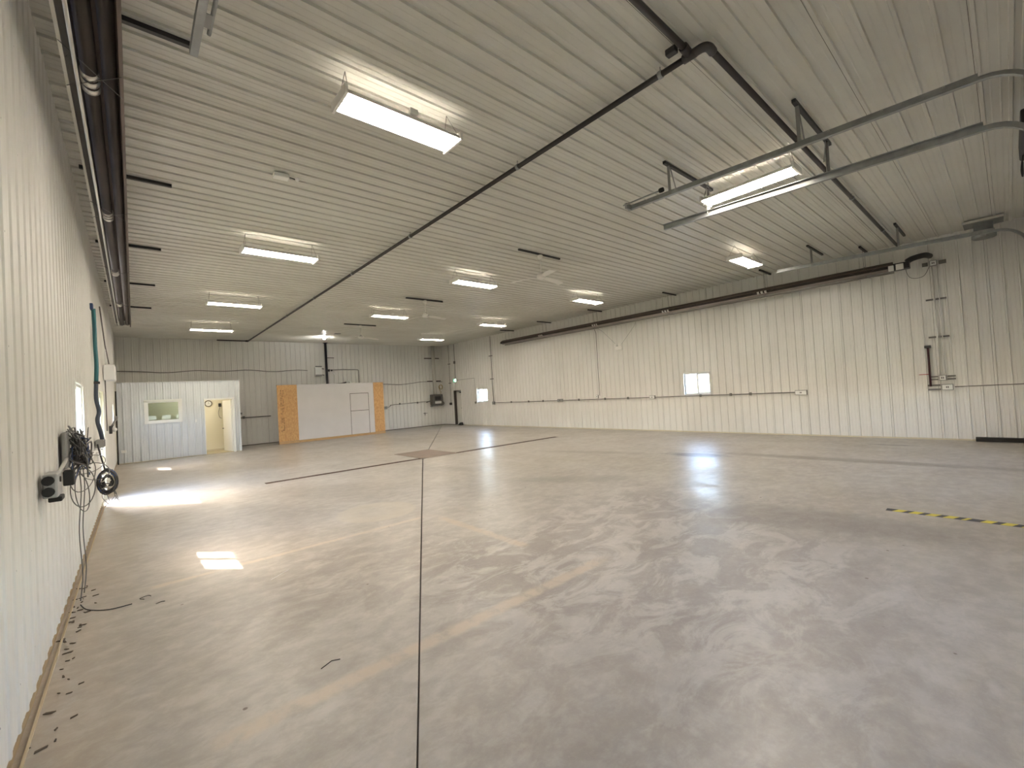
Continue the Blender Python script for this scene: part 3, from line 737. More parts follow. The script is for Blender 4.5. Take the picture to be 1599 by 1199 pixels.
# ------------------------------------------------------------------ infrared tube heaters
def heater(nm, label, cx, cz, tilt, y0, y1, struts, sx0, sx1, burner):
    t = thing(nm, label, 'heater', (cx, y0, cz), 0, 'tube heaters under the ceiling'); L = y1 - y0
    ct, st = math.cos(tilt), math.sin(tilt)
    R = lambda p, q, y: (p * ct - q * st, y, p * st + q * ct)
    prof = [(-.165, -.07), (-.155, -.075), (-.15, -.03), (-.09, .085), (.09, .085), (.15, -.03), (.155, -.075), (.165, -.07)]
    npc = 5; seg = L / npc
    for k in range(npc):
        a, b = k * seg, (k + 1) * seg + (.05 if k < npc - 1 else 0); n = len(prof); e = .0015 * (k % 2)
        for lo, hi in ((0, 4), (3, 5), (4, 8)):
            sub = prof[lo:hi]; ns = len(sub); bright = (lo == 0 and burner < 0) or (lo == 4 and burner > 0)
            MB().add([R(p, q + e, yy) for yy in (a, b) for p, q in sub], [(i, i + 1, ns + i + 1, ns + i) for i in range(ns - 1)]).build('reflector', LITALU if bright else REFL, t)  # lit wall of the reflector coloured paler than the browned rest
    for s, nm2 in ((-1, 'reflector_lip'), (1, 'reflector_lip')):
        mb = MB(); mb.prism([(s * .15, -.078), (s * .172, -.074), (s * .172, -.066), (s * .15, -.070)], 0, L, lambda p, q, y: R(p, q, y)); mb.build(nm2, ALU if s * burner > 0 else REFL, t)
    for p, q0 in ((-.035, 0), (.085, .03)):
        MB().cyl(R(p, q0, .1), R(p, q0, L + .12), .05, 14).build('radiant_tube', TUBEM if p < 0 or burner < 0 else mat('pinkish_tube', (0.46, 0.39, 0.36), .4, .5, var=.3, scale=2), t)  # one leg of the right heater coloured pale pinkish
        y = 2.95
        while y < L:
            if p < 0:
                for dy in (-.10, 0, .10): MB().lathe([(.0505, -.03), (.058, -.025), (.058, .025), (.0505, .03)], R(p, q0, y + dy), 16, 'y').build('tube_coupling', ALU, t)
            y += 3.10
    arc = [R(.025 - .06 * math.cos(a), .015 - .015 * math.cos(a), L + .12 + .0575 * math.sin(a) * 1.6) for a in [PI * k / 10 for k in range(11)]]
    MB().tube(arc, .05, 14).build('return_bend', ALU, t)
    for y in struts:
        yy = y - y0
        MB().box(sx0 - cx, sx1 - cx, yy - .021, yy + .021, H - .06 - cz, H - .019 - cz).build('support_strut', BLACK, t)
        mb = MB(); top = H - .06 - cz
        for s in (-.13, .13):
            mb.tube([R(s, .06, yy), (s * .9, yy, top)], .004, 5)
        a = [R(-.165, -.07, yy), R(-.10, .10, yy), R(.10, .10, yy), R(.165, -.07, yy)]; mb.tube(a, .004, 5)
        mb.tube([R(-.165, -.085, yy - .25), R(.165, -.085, yy + .2)], .003, 5).tube([R(-.165, -.086, yy + .3), R(.165, -.086, yy - .1)], .003, 5)
        split_build(mb, 'wire_hanger', CONDUIT, t)
    return t, R
hl, RL = heater('tube_heater', 'dark tube heater hung along the left wall under the ceiling', -.145, 4.42, math.radians(-6), 1.75, 17.0, (4.45, 7.47, 10.55, 13.6, 16.6), -.42, .49, -1)
hr, RR = heater('tube_heater', 'dark tube heater hung along the right wall under the ceiling', 14.17, 4.27, math.radians(-32), 1.75, 16.75, (2.3, 4.6, 7.65, 10.9, 13.8, 16.4), 13.75, 14.64, 1)
MB().tube([(-.245 + .145, .2, -.115), (-.245 + .145, 14.9, -.115)], .012, 8).build('conduit', ALU, hl)
for h_, s in ((hr, 1), (hl, -1)):
    MB().bbox(-.10, .10, -.30, .0, -.10, .06, .012).build('burner_box', BLACK, h_)
    MB().bbox(-.13, -.10, -.02, .08, -.11, .02, .006).build('control_cover', PAINTW, h_); MB().bbox(-.13, -.10, -.20, -.06, -.11, .03, .006).build('control_cover', PAINTW, h_)
    MB().tube(smooth_path([(0, -.25, .06), (.03, -.35, .12), (.12 * s, -.55, .16), (.4 * s, -.62, .17)], 5), .065, 12).build('intake_duct', BLACK, h_)

# ------------------------------------------------------------------ overhead door tracks
def track(label, x, web, y_end, slope=.035, angle=True):
    """web: side (+1/-1) on which the vertical leg stands"""
    t = thing('door_track', label, 'door track', (x, y_end, 4.32 + slope * y_end), 0, 'galvanised overhead door tracks')
    zz = lambda y: slope * (y - y_end); yb = .05
    pts = [(y, zz(y)) for y in (y_end - y_end, )]
    path = [(0 - 0, zz(y_end) )]
    path = [(0.0, 0.0)]                                     # (y - y_end, z)
    y = yb - y_end; z0 = zz(yb); path.append((y, z0)); r = .40
    for k in range(1, 9):
        a = k / 8 * PI / 2; path.append((y - r * math.sin(a) * 1.0, z0 - r * (1 - math.cos(a))))
    path.append((path[-1][0], -3.9))
    # J shaped track section: vertical web with rolled lips, in the plane normal to the path
    prof = [(0, .026), (0, -.026), (.045 * -web, -.026), (.045 * -web, -.016)]
    vs = []; n = len(prof)
    for i, (yy, z) in enumerate(path):
        a = Vector(path[max(i - 1, 0)]); b = Vector(path[min(i + 1, len(path) - 1)]); d = (b - a).normalized(); nn = Vector((-d.y, d.x))
        if nn.y < 0 or (abs(nn.y) < 1e-6 and nn.x < 0): nn = -nn
        if i == len(path) - 1 or i == len(path) - 2: nn = Vector((1, 0)) if i == len(path) - 1 else nn
        for p, q in prof: vs.append((p, yy + nn.x * q, z + nn.y * q))
    fs = [(i * n + k, i * n + k + 1, (i + 1) * n + k + 1, (i + 1) * n + k) for i in range(len(path) - 1) for k in range(n - 1)]
    o = MB().add(vs, fs).build('rail', GALV, t)
    md = o.modifiers.new('t', 'SOLIDIFY'); md.thickness = .004
    # reinforcing angle over the horizontal run
    L = y_end - yb; za = zz(yb)
    mb = MB(); mb.add([(0, 0, .025), (0, -L, za + .025), (0, -L, za + .058), (0, 0, .058), (.04 * web, 0, .058), (.04 * web, -L, za + .058)], [(0, 1, 2, 3), (3, 2, 5, 4)] if angle else [(0, 1, 2, 3)])
    o = mb.build('reinforcing_angle', GALV, t); md = o.modifiers.new('t', 'SOLIDIFY'); md.thickness = .004
    k = -.3
    while k > -L + .1:
        MB().lathe([(0, .008), (.008, .006), (.01, 0)], (-.003 * web, k, slope * k + .042), 6, 'x').build('bolt', ALU, t); k -= .45
    return t
def hanger(t, y_off, zt, w, label_part='hanger_angle'):
    """punched angle from the track up to the ceiling strut, with a diagonal brace"""
    mb = MB(); mb.box(-.004, .004, y_off - .018, y_off + .018, -.02, zt).box(-.004, .036 * w, y_off + .014, y_off + .018, -.02, zt)
    mb.build(label_part, GREY, t)
ctop = lambda y: H - .06 - (4.32 + .035 * y)
tl = track('galvanised door track at the ceiling in the top left corner', .405, -1, 3.95, angle=False)
ta = track('left one of the two galvanised door tracks beside the lengthwise light', 5.86, 1, 3.72)
tb = track('right one of the two galvanised door tracks beside the lengthwise light', 7.10, -1, 3.85)
tc_ = track('galvanised door track along the ceiling edge by the right wall', 12.66, 1, 3.82)
for t_, ye, w in ((ta, 3.72, 1), (tb, 3.85, -1), (tl, 3.95, 1), (tc_, 3.82, -1)):
    for yh in (3.05, 1.45): hanger(t_, yh - ye, H - .06 - (4.32 + .035 * ye), w)
for yy, lab in ((3.05, 'black punched strut on the ceiling holding the far ends of the two middle tracks'), (1.45, 'black punched strut on the ceiling holding the near ends of the two middle tracks')):
    t = thing('ceiling_strut', lab, 'strut', (5.75, yy, H - .06)); MB().box(0, 1.5, -.021, .021, 0, .041).build('channel', BLACK, t)
    for s in (0.16, 1.30): MB().tube([(s, 0, 0), (s - .16 if s > 1 else s + .16, .0, -.33)], .008, 5).build('brace', GREY, t)
t = thing('ceiling_strut', 'black punched angle on the ceiling in the top left corner', 'strut', (-.30, 3.86, H - .06))
mb = MB(); mb.box(0, .78, -.02, .02, .036, .041).box(0, .78, .016, .02, 0, .041); mb.build('channel', BLACK, t)
o = MB()
for k in range(16): o.box(.03 + k * .046, .052 + k * .046, -.006, .006, .0345, .036)
o = o.build('punched_slots', GALV, t); o['kind'] = 'stuff'
t = thing('ceiling_strut', 'black strut on the ceiling over the track by the right wall', 'strut', (12.35, 3.05, H - .06)); MB().box(0, 1.3, -.021, .021, 0, .041).build('channel', BLACK, t)
t = thing('ceiling_strut', 'black strut on the ceiling near the gas pipe end by the right wall', 'strut', (12.35, 1.45, H - .06)); MB().box(0, 1.3, -.021, .021, 0, .041).build('channel', BLACK, t)
# second short rail beside the top-left track
t = thing('track_brace', 'short galvanised rail hanging beside the top left door track', 'rail', (.50, 3.72, 4.43)); MB().cyl((0, 0, .05), (0, -3.2, .0), .014, 8).build('rail', GALV, t)
MB().box(-.085, 0, -.22, -.08, .03, .036).build('bracket', GREY, t)
# spring bumper of the middle track
t = thing('track_bumper', 'spring bumper rod with a black rubber end on the left middle track', 'bumper', (5.70, 3.72, 4.47))
MB().cyl((0, 0, 0), (0, -.62, -.01), .011, 8).build('rod', GALV, t); MB().lathe([(0, -.66), (.03, -.66), (.034, -.63), (.03, -.60), (0, -.60)], (0, 0, -.01), 12, 'y').build('rubber_end', RUBBER, t)
MB().box(-.01, .14, -.06, -.03, -.06, .02).build('bracket', GALV, t)
# door operator
t = thing('door_operator', 'black overhead door operator at the right edge of the picture', 'motor', (7.85, -.30, 4.23))
MB().bbox(-.65, .55, -.2, .085, .0, .20, .02).build('housing', BLACK, t); MB().cyl((-1.1, -.12, .1), (4.9, -.12, .1), .016, 8).build('shaft', GALV, t)
MB().lathe([(0, -.03), (.075, -.03), (.075, .03), (0, .03)], (-.7, -.06, .02), 16, 'x').build('drum', BLACK, t); MB().tube(smooth_path([(.3, .06, 0), (.35, .08, -.15), (.5, .07, -.2), (.6, .06, 0)], 5), .008, 6).build('cable', RUBBER, t)

# ------------------------------------------------------------------ roof vent by the right wall
t = thing('roof_vent', 'round silver duct stub under a dark ceiling plate by the right wall', 'vent', (14.12, .22, H - .02))
MB().box(-.30, .34, -.30, .30, -.035, 0).build('ceiling_plate', GREY, t)
MB().box(-.31, .35, -.31, -.30, -.05, 0).box(-.31, .35, .30, .31, -.05, 0).box(-.31, -.30, -.30, .30, -.05, 0).build('plate_edge', ALU, t)
MB().lathe([(.15, -.03), (.15, -.24), (.155, -.25), (.19, -.28), (.19, -.36), (.17, -.37), (0, -.37)], n=24).build('duct', GALV, t)
MB().bbox(-.24, -.18, -.05, .05, -.37, -.27, .01).build('damper_motor', GREY, t)

# ------------------------------------------------------------------ right wall fittings
def wall_thing(name, label, cat, x, y, z, group=None): return thing(name, label, cat, (x, y, z), 0, group)
t = wall_thing('conduit_run', 'grey conduit running along the right wall below the windows', 'conduit', XR - .052, 4.02, 1.26)
MB().cyl((0, 0.05, 0), (0, 14.34, -.01), .013, 8).build('pipe', CONDUIT, t)
for y in (5.4, 6.0, 7.0, 9.9, 11.0, 12.4, 14.6, 15.6, 16.9): MB().bbox(-.02, .018, y - 4.02 - .035, y - 4.02 + .035, -.045, .045, .006).build('strap', CONDUIT, t)
MB().cyl((0, 14.34, 0), (0, 14.34, H - 1.30), .013, 8).build('riser', CONDUIT, t)
for z in (3.79, 2.54): MB().box(-.02, .02, 14.25, 14.52, z - 1.26 - .02, z - 1.26 + .02).split('strut_piece', CONDUIT, t)
def jbox(x, y, z, lab, dx, dy, dz, axis, cover=GREY, grp='junction boxes on conduit'):
    t = thing('junction_box', lab, 'junction box', (x, y, z), 0, grp)
    if axis == 'R':
        MB().bbox(-dx, 0, -dy / 2, dy / 2, -dz / 2, dz / 2, .006).build('body', GREY, t); MB().bbox(-dx - .006, -dx + .002, -dy / 2 + .012, dy / 2 - .012, -dz / 2 + .012, dz / 2 - .012, .003).build('cover', cover, t)
        mb = MB()
        for q in (-.014, .014): mb.box(-dx - .008, -dx - .005, q - .008, q + .008, -.02, .02)
        mb.split('socket', BLACK, t)
    else:
        MB().bbox(-dy / 2, dy / 2, -dx, 0, -dz / 2, dz / 2, .006).build('body', GREY, t); MB().bbox(-dy / 2 + .012, dy / 2 - .012, -dx - .006, -dx + .002, -dz / 2 + .012, dz / 2 - .012, .003).build('cover', cover, t)
        mb = MB()
        for q in (-.014, .014): mb.box(q - .008, q + .008, -dx - .008, -dx - .005, -.02, .02)
        mb.split('socket', BLACK, t)
    return t
RW = XR - .019
jbox(RW, 18.36, 1.24, 'grey junction box at the far end of the right wall conduit', .06, .20, .16, 'R')
jbox(RW, 13.5, 1.26, 'grey double outlet box on the right wall conduit, left of the long black cable', .07, .30, .13, 'R')
jbox(RW, 8.83, 1.26, 'pale outlet box on the right wall conduit left of the middle window', .07, .22, .13, 'R', WHITE)
jbox(RW, 4.02, 1.25, 'pale outlet box at the near end of the right wall conduit', .07, .30, .14, 'R', WHITE)
jbox(RW, 11.4, 1.36, 'small white thermostat box under the long black cable', .05, .12, .14, 'R', WHITE)
t = thing('heater_cable', 'thin black cable dropping from the right heater to the thermostat box', 'cable', (XR - .025, 11.28, 1.4))
MB().tube([(0, 0, 0), (0, .01, 1.5), (0, 0, 2.6), (-.2, 0, 3.0)], .009, 6).build('cable', RUBBER, t)
# twin emergency lamps
t = thing('emergency_light', 'pale twin-head emergency light high on the right wall', 'emergency light', (RW, 10.16, 3.28))
MB().bbox(-.10, -.004, -.16, .16, -.10, .05, .015).build('body', PAINTW, t)
for q in (-.11, .11):
    h_ = MB().lathe([(0, .03), (.04, .03), (.06, -.03), (.062, -.05), (.05, -.045), (0, -.04)], (-.10, q, .10), 14, 'x').build('lamp_head', PAINTW, t)
for q in (-1, 1): MB().tube([(-.03, q * .05, .05), (-.05, q * .75, .75), (-.15, q * .9, .88)], .004, 5).build('wire', CONDUIT, t)
# near right wall group
t = thing('riser_conduit', 'pale twin conduit rising on the right wall above two outlet boxes', 'conduit', (XR - .045, 1.06, 1.58))
for q in (-.04, .05): MB().cyl((0, q, 0), (0, q, 2.60), .011, 8).build('pipe', WALLP, t)
for z in (3.39, 2.48): MB().box(-.018, .01, -.16, -.05, z - 1.60, z - 1.56).box(-.018, .01, -.03, .03, z - 1.60, z - 1.56).box(-.018, .01, .07, .2, z - 1.60, z - 1.56).split('strut_piece', CONDUIT, t)
t = jbox(RW, 1.07, 1.49, 'pale upper outlet box of the pair near the dark red bar', .07, .13, .13, 'R', WHITE)
MB().box(-.03, 0, -.22, -.08, -.05, -.02).box(-.03, 0, -.22, -.08, .02, .05).box(-.03, 0, .08, .22, -.05, -.02).box(-.03, 0, .08, .22, .02, .05).split('strut_piece', CONDUIT, t)
t = jbox(RW, 1.0, 1.265, 'white lower outlet box of the pair near the dark red bar', .08, .20, .14, 'R', WHITE)
MB().box(-.03, 0, .12, .34, -.07, -.03).box(-.03, 0, .12, .34, .03, .07).split('strut_piece', CONDUIT, t)
t = thing('conduit_run', 'thin grey conduit from the white outlet box to the right picture edge', 'conduit', (XR - .03, .88, 1.265)); MB().cyl((0, 0, 0), (0, -1.48, .02), .009, 8).build('pipe', CONDUIT, t)
t = jbox(RW, 1.08, 4.26, 'small white control box high on the right wall beside the heater burner', .07, .13, .13, 'R', WHITE)
MB().box(-.03, 0, -.22, -.09, -.045, .045).box(-.03, 0, .1, .2, -.045, .045).split('strut_piece', CONDUIT, t)
t = thing('burner_wire', 'thin wire looping from the heater burner to the white control box', 'wire', (XR - .05, 1.15, 4.2)); MB().tube(smooth_path([(0, 0, 0), (-.05, .12, -.22), (-.1, .35, -.2), (-.3, .42, .1)], 6), .006, 5).build('wire', CONDUIT, t)
t = thing('wall_bar', 'dark red upright steel bar hung on the right wall', 'bar', (XR - .05, 1.29, 1.29))
MB().cyl((0, 0, 0), (0, 0, .99), .022, 10).build('bar', mat('dark_red_paint', (0.05, 0.012, 0.016), .5), t)
MB().bbox(-.05, .03, -.06, .06, .94, 1.0, .01).build('top_bracket', BLACK, t)
MB().cyl((0, -.02, .30), (0, .19, .30), .009, 6).build('red_rod', mat('red_paint', (0.40, 0.03, 0.05), .5), t)
t = thing('floor_timber', 'black timber lying on the floor along the right wall at the picture edge', 'timber', (XR - .12, -.5, 0)); MB().bbox(-.07, .05, 0, 1.1, .001, .095, .006).build('timber', mat('black_timber', (0.02, 0.018, 0.016), .8), t)
# exit door surroundings
t = thing('exit_sign', 'lit green and white exit sign above the exit door', 'exit sign', (RW, 21.92, 2.67))
MB().bbox(-.08, 0, -.17, .17, -.11, .11, .01).build('body', PAINTW, t)
MB().box(-.083, -.079, -.15, .15, -.09, .09).build('face', emis('exit_green', (0.03, .42, .20), 1.1), t)
EW = emis('exit_white', (.85, 1, .92), 1.6)
mb = MB(); mb.box(-.085, -.083, -.14, -.05, -.085, .085)                          # doorway
mb.lathe([(0, -.0025), (.014, -.0025), (.014, 0)], (-.083, .03, .06), 10, 'x')
for pts in ([(.03, .045), (.035, -.01)], [(.035, -.01), (.0, -.035), (.0, -.08)], [(.035, -.01), (.06, -.04), (.10, -.045)], [(.03, .035), (-.005, .02), (-.02, .0)], [(.03, .035), (.07, .02), (.075, -.005)]):
    mb.tube([(-.084, a, b) for a, b in pts], .009, 5)
mb.build('pictogram', EW, t)
t = thing('conduit_riser', 'grey conduit rising from the exit sign to the ceiling', 'conduit', (XR - .045, 21.92, 2.795)); MB().cyl((0, 0, 0), (0, 0, H - 2.82), .013, 8).build('pipe', CONDUIT, t); MB().bbox(-.05, .015, -.07, .07, .88, 1.04, .01).build('pull_box', CONDUIT, t)
MB().cyl((0, -.17, -.12), (0, -1.9, -.10), .009, 6).build('side_run', CONDUIT, t); MB().cyl((0, -1.9, -.10), (0, -1.92, -1.5), .005, 5).build('drop', CONDUIT, t); MB().bbox(-.03, .015, -1.97, -1.87, -1.56, -1.44, .01).build('switch_box', CONDUIT, t)
t = thing('conduit_riser', 'grey conduit with a black switch box left of the exit door', 'conduit', (XR - .035, 22.55, 1.3)); MB().cyl((0, 0, 0), (0, 0, H - 1.33), .010, 8).build('pipe', CONDUIT, t)
MB().bbox(-.06, .015, -.1, .1, -.1, .05, .01).build('switch_box', BLACK, t)
for z in (3.72, 2.55): MB().box(-.02, .012, -.12, .12, z - 1.33, z - 1.29).split('strut_piece', CONDUIT, t)

# ------------------------------------------------------------------ back wall fittings
BW = D - .019
t = thing('electric_cable', 'dark cable sagging across the back wall above the office', 'cable', (XL + .05, D - .045, 3.5))
pts = [(0, 0, .0)]; x = .4
while x < 7.55: pts.append((x, 0, -.03 + .03 * math.sin(x * 3.1) - .02 * math.sin(x * 1.3))); x += .45
MB().tube(smooth_path(pts, 3), .016, 6).build('cable', CONDUIT, t)
t = thing('electric_cable', 'dark conduit from the black flue pipe bending down behind the grey board screen', 'cable', (7.7, D - .045, 3.48)); MB().tube(smooth_path([(0, 0, 0), (.8, 0, .01), (1.5, 0, 0), (1.6, 0, -.04), (1.62, 0, -.15), (1.62, 0, -.9)], 5), .017, 6).build('cable', CONDUIT, t)
t = thing('electric_cable', 'dark cable sagging across the back wall right of the plywood screen', 'cable', (10.0, D - .045, 2.62)); MB().tube(smooth_path([(0, 0, .0), (.8, 0, .02), (1.7, 0, -.03), (2.5, 0, .02), (3.3, 0, .09), (4.6, 0, .05)], 5), .016, 6).build('cable', CONDUIT, t)
t = thing('control_panel', 'pale grey control panel on the back wall beside the black flue pipe', 'panel', (7.2, BW, 3.15))
MB().bbox(-.17, .17, -.14, 0, .0, .46, .01).build('cabinet', PAINTW, t); MB().bbox(-.155, .155, -.15, -.138, .10, .44, .006).build('door', WHITE, t); MB().box(-.155, .155, -.146, -.138, .012, .085).build('vent', GREY, t)
MB().box(-.1, .2, -.05, 0, .50, .53).build('strut_piece', BLACK, t); MB().cyl((.17, -.06, .40), (.30, -.06, .38), .02, 8).cyl((.17, -.06, .08), (.30, -.06, .06), .02, 8).split('fitting', BLACK, t)
t = thing('flue_pipe', 'straight black flue pipe rising behind the grey board screen to the ceiling', 'flue pipe', (7.58, D - .20, BZ)); MB().cyl((.02, 0, -2.66), (0, 0, H - BZ - .01), .062, 16).build('pipe', mat('black_flue', (0.012, 0.011, 0.016), .45), t); MB().lathe([(.063, 0), (.12, 0), (.12, -.02), (.063, -.02)], (0, 0, H - BZ - .02), 16).build('collar', BLACK, t)
MB().box(.06, .45, .12, .17, 1.40, 1.44).split('strut_piece', CONDUIT, t); MB().bbox(.10, .20, .1, .17, .70, .82, .01).bbox(.26, .34, .1, .17, .72, .80, .01).split('fitting', BLACK, t)
MB().tube([(.3, .13, .7), (.38, .12, .62), (.42, .12, .52)], .02, 6).build('valve_tail', WHITE, t)
t = thing('conduit_run', 'dark conduit along the back wall between the office and the plywood screen', 'conduit', (3.32, D - .05, 1.30)); MB().cyl((0, 0, 0), (1.62, 0, .0), .022, 8).build('pipe', CONDUIT, t); MB().bbox(.45, .55, -.04, .02, -.05, .07, .01).build('outlet', CONDUIT, t)
jbox(3.72, BW, 1.50, 'small grey box on the back wall just right of the office', .05, .10, .10, 'B')
t = jbox(10.75, BW, 1.30, 'dark outlet box on the back wall beside the right plywood panel', .09, .22, .16, 'B')
t = thing('conduit_run', 'grey conduit from the dark outlet box to the furnace on the back wall', 'conduit', (10.9, D - .05, 1.31)); MB().tube(smooth_path([(0, 0, 0), (.12, 0, .04), (.2, 0, .10), (.4, 0, .13), (2.8, 0, .20)], 4), .016, 6).build('pipe', CONDUIT, t)
for x in (.75, 1.9): MB().bbox(x - .04, x + .04, -.03, .02, .11, .21, .01).build('strap', CONDUIT, t)
# furnace / boiler in the corner
t = thing('wall_heater_unit', 'grey boxy heater unit mounted on the back wall in the far right corner', 'heater', (14.03, BW, 1.18))
MB().bbox(-.36, .34, -.38, 0, .08, .72, .03).build('cabinet', CONDUIT, t); MB().bbox(-.22, .18, -.40, -.37, .38, .60, .01).build('dark_opening', BLACK, t); MB().bbox(-.24, .2, -.41, -.37, .16, .30, .01).build('front_plate', WHITE, t)
MB().lathe([(0, -.05), (.10, -.05), (.12, 0)], (.40, -.25, .50), 16, 'x').build('side_fan', ALU, t); MB().box(-.36, .34, -.30, 0, .0, .05).build('shelf_bracket', GREY, t); MB().tube([(-.36, -.1, .35), (-.55, -.05, .30), (-.62, -.02, .26)], .03, 8).build('fitting', CONDUIT, t)
MB().tube(smooth_path([(.3, -.2, .1), (.5, -.15, .1), (.55, -.1, .2), (.45, -.08, .25)], 4), .03, 8).build('drain_fitting', CONDUIT, t)
t = thing('vent_stack', 'wide pale vent stack rising from the heater unit to the ceiling', 'vent pipe', (13.93, D - .22, 1.90)); MB().cyl((0, 0, 0), (0, 0, H - 1.92), .105, 20).build('pipe', mat('dull_vent_steel', (0.62, 0.60, 0.55), .5, .25), t)
for z, a, b in ((4.12, -.55, .48), (2.72, -.42, .52)): MB().box(a, b, .10, .15, z - 1.92, z - 1.87).build('support_strut', BROWN, t)
t = thing('air_hose', 'yellow air hose coil hanging on the back wall above the heater unit', 'hose', (14.45, D - .06, 2.35))
mb = MB()
for k in range(3): mb.tube([(.12 * math.cos(a), -.02 * k, .13 * math.sin(a)) for a in [2 * PI * q / 20 for q in range(20)]], .012, 6, closed=True)
mb.split('coil', mat('yellow_hose', (0.42, 0.28, 0.06), .5), t); MB().tube(smooth_path([(-.1, 0, -.1), (-.06, 0, -.22), (.02, 0, -.3), (-.05, -.02, -.42)], 5), .012, 6).build('tail', MATS['yellow_hose'], t)
t = thing('wall_valve', 'small dark valve on the back wall below the heater unit', 'valve', (13.25, BW, .80)); MB().cyl((0, 0, 0), (0, -.10, 0), .02, 8).cyl((0, -.07, -.12), (0, -.07, .05), .018, 8).build('body', CONDUIT, t); MB().box(-.14, .14, -.115, -.10, -.012, .012).build('lever', BLACK, t)

# ------------------------------------------------------------------ left wall fittings
LW = XL + .019
t = thing('outlet_box', 'grey outlet box with black sockets on the left wall near the camera', 'outlet', (LW, 4.46, 1.19))
MB().bbox(0, .075, -.10, .14, .0, .165, .01).build('body', mat('pale_grey_box', (0.36, 0.37, 0.37), .45, .3), t)
for z in (.045, .122): MB().lathe([(0, .03), (.028, .028), (.034, 0)], (.03, -.10, z), 14, 'y').build('socket', RUBBER, t)
for z in (.045, .122): MB().cyl((.03, -.125, z), (.03, -.095, z), .032, 12).build('plug', RUBBER, t)
MB().cyl((.075, .02, .115), (.082, .02, .115), .02, 12).build('button', BLACK, t); MB().bbox(.02, .09, -.05, .10, -.035, .0, .008).build('lower_plug', RUBBER, t)
t = thing('conduit_run', 'grey conduit from the near outlet box to the cable tangle', 'conduit', (LW + .03, 4.85, 1.31)); MB().tube(smooth_path([(0, 0, 0), (.0, .4, .04), (.0, .9, .10), (0, 1.4, .14)], 4), .014, 8).build('pipe', mat('light_conduit', (0.45, 0.44, 0.42), .45, .4), t)
CAB = [mat('dark_cable', (0.05, 0.048, 0.05), .5), mat('grey_cable', (0.13, 0.125, 0.12), .5), mat('blue_cable', (0.03, 0.06, 0.16), .5)]
t = thing('cable_tangle', 'tangle of dark and grey cables hanging on the left wall below the window', 'cables', (LW, 5.75, 1.27))
MB().bbox(0, .035, -.30, -.02, .02, .34, .012).build('backing_box', GREY, t); MB().bbox(.0, .07, -.26, -.12, -.13, .0, .01).build('lower_box', RUBBER, t)
for k in range(26):
    pts = []; c0 = Vector((.07, random.uniform(-.15, .45), random.uniform(.06, .26)))
    for q in range(7): pts.append((max(.02, c0.x + random.uniform(-.06, .09)), c0.y + random.uniform(-.2, .3), c0.z + random.uniform(-.16, .14)))
    MB().tube(smooth_path(pts, 5), random.choice((.004, .005, .007)), 5).build('cable', CAB[2 if k in (5, 11) else (1 if k % 3 else 0)], t)
for k, (cx, cz, rx, rz_, cy, sw) in enumerate(((.10, -.20, .085, .17, .1, .1), (.09, -.10, .075, .15, .35, .3), (.13, -.02, .10, .10, .5, .5), (.15, -.14, .11, .13, .9, .4), (.08, -.28, .06, .2, .3, .2))):
    pts = [(cx + rx * math.cos(a), cy + sw * math.sin(a + k), cz + rz_ * math.sin(a)) for a in [2 * PI * q / 26 for q in range(26)]]
    MB().tube(pts, .0045, 5, closed=True).build('loop', CAB[1], t)
for y, x in ((.02, .07), (.25, .08)): MB().tube(smooth_path([(x, y, .1), (x + .02, y + .05, -.2), (x, y, -.6), (x + .01, y + .04, -1.0), (x - .01, y + .02, -1.24)], 5), .0045, 5).build('hanging_cable', CAB[1], t)
t = thing('elbow_conduit', 'bent white conduit on the left wall between the window and the cord coil', 'conduit', (LW + .04, 8.3, 1.14)); MB().tube(smooth_path([(0, -.35, -.12), (0, -.25, .02), (.01, .0, .09), (.01, .7, .08), (.0, 1.1, .02), (0, 1.2, -.1)], 5), .017, 8).build('pipe', WHITE, t)
t = thing('cord_drop', 'teal and dark blue cord hanging down the left wall to a grey box', 'cord', (LW + .03, 10.0, 1.32))
MB().tube(smooth_path([(0, 0, 2.22), (0, .12, 1.9), (.0, .1, 1.62), (.01, .06, 1.3), (.0, .02, 1.0)], 5), .028, 8).build('upper_cord', mat('teal_cord', (0.02, 0.13, 0.15), .5), t)
MB().tube(smooth_path([(0, .02, 1.0), (-.005, -.05, .72), (.02, .0, .5), (.0, -.06, .35), (.03, .03, .15), (.05, .06, 0)], 5), .028, 8).build('lower_cord', mat('slate_cord', (0.045, 0.06, 0.09), .5), t)
MB().box(-.03, .045, -.02, .05, .96, 1.0).build('cord_tie', BLACK, t)
MB().bbox(-.04, .0, -.08, .08, 2.20, 2.30, .008).build('ceiling_hook', CAB[2], t)
t = thing('splice_box', 'grey splice box on the left wall under the teal cord', 'junction box', (LW, 10.05, 1.22)); MB().bbox(0, .10, -.22, .22, 0, .13, .01).build('body', GREY, t); MB().bbox(.10, .106, -.20, .20, .01, .12, .003).build('cover', CONDUIT, t)
t = thing('cord_coil', 'black and blue extension cord coil hanging on the left wall by the glass door', 'cord coil', (LW + .015, 9.75, .68))
for k in range(16):
    rr = .05 + .062 * random.random() if k % 2 else .10 + .02 * random.random(); yy = -.10 + .016 * k
    pts = [(.115 + rr * math.cos(a) + .01 * math.sin(2 * a + k), yy + .03 * math.sin(a * 2 + k), rr * 1.65 * math.sin(a) - .02 * random.random()) for a in [2 * PI * q / 22 for q in range(22)]]
    MB().tube(pts, .012, 6, closed=True).build('loop', CAB[2] if k in (3, 6, 11) else MATS['dark_cable'], t)
for k in range(6):
    MB().tube([(.03 + .02 * (k % 2), -.125, -.16 + k * .055), (.10, -.135, -.135 + k * .055), (.16, -.12, -.15 + k * .055)], .010, 6).build('wrap', ALU if k % 2 else CAB[0], t)
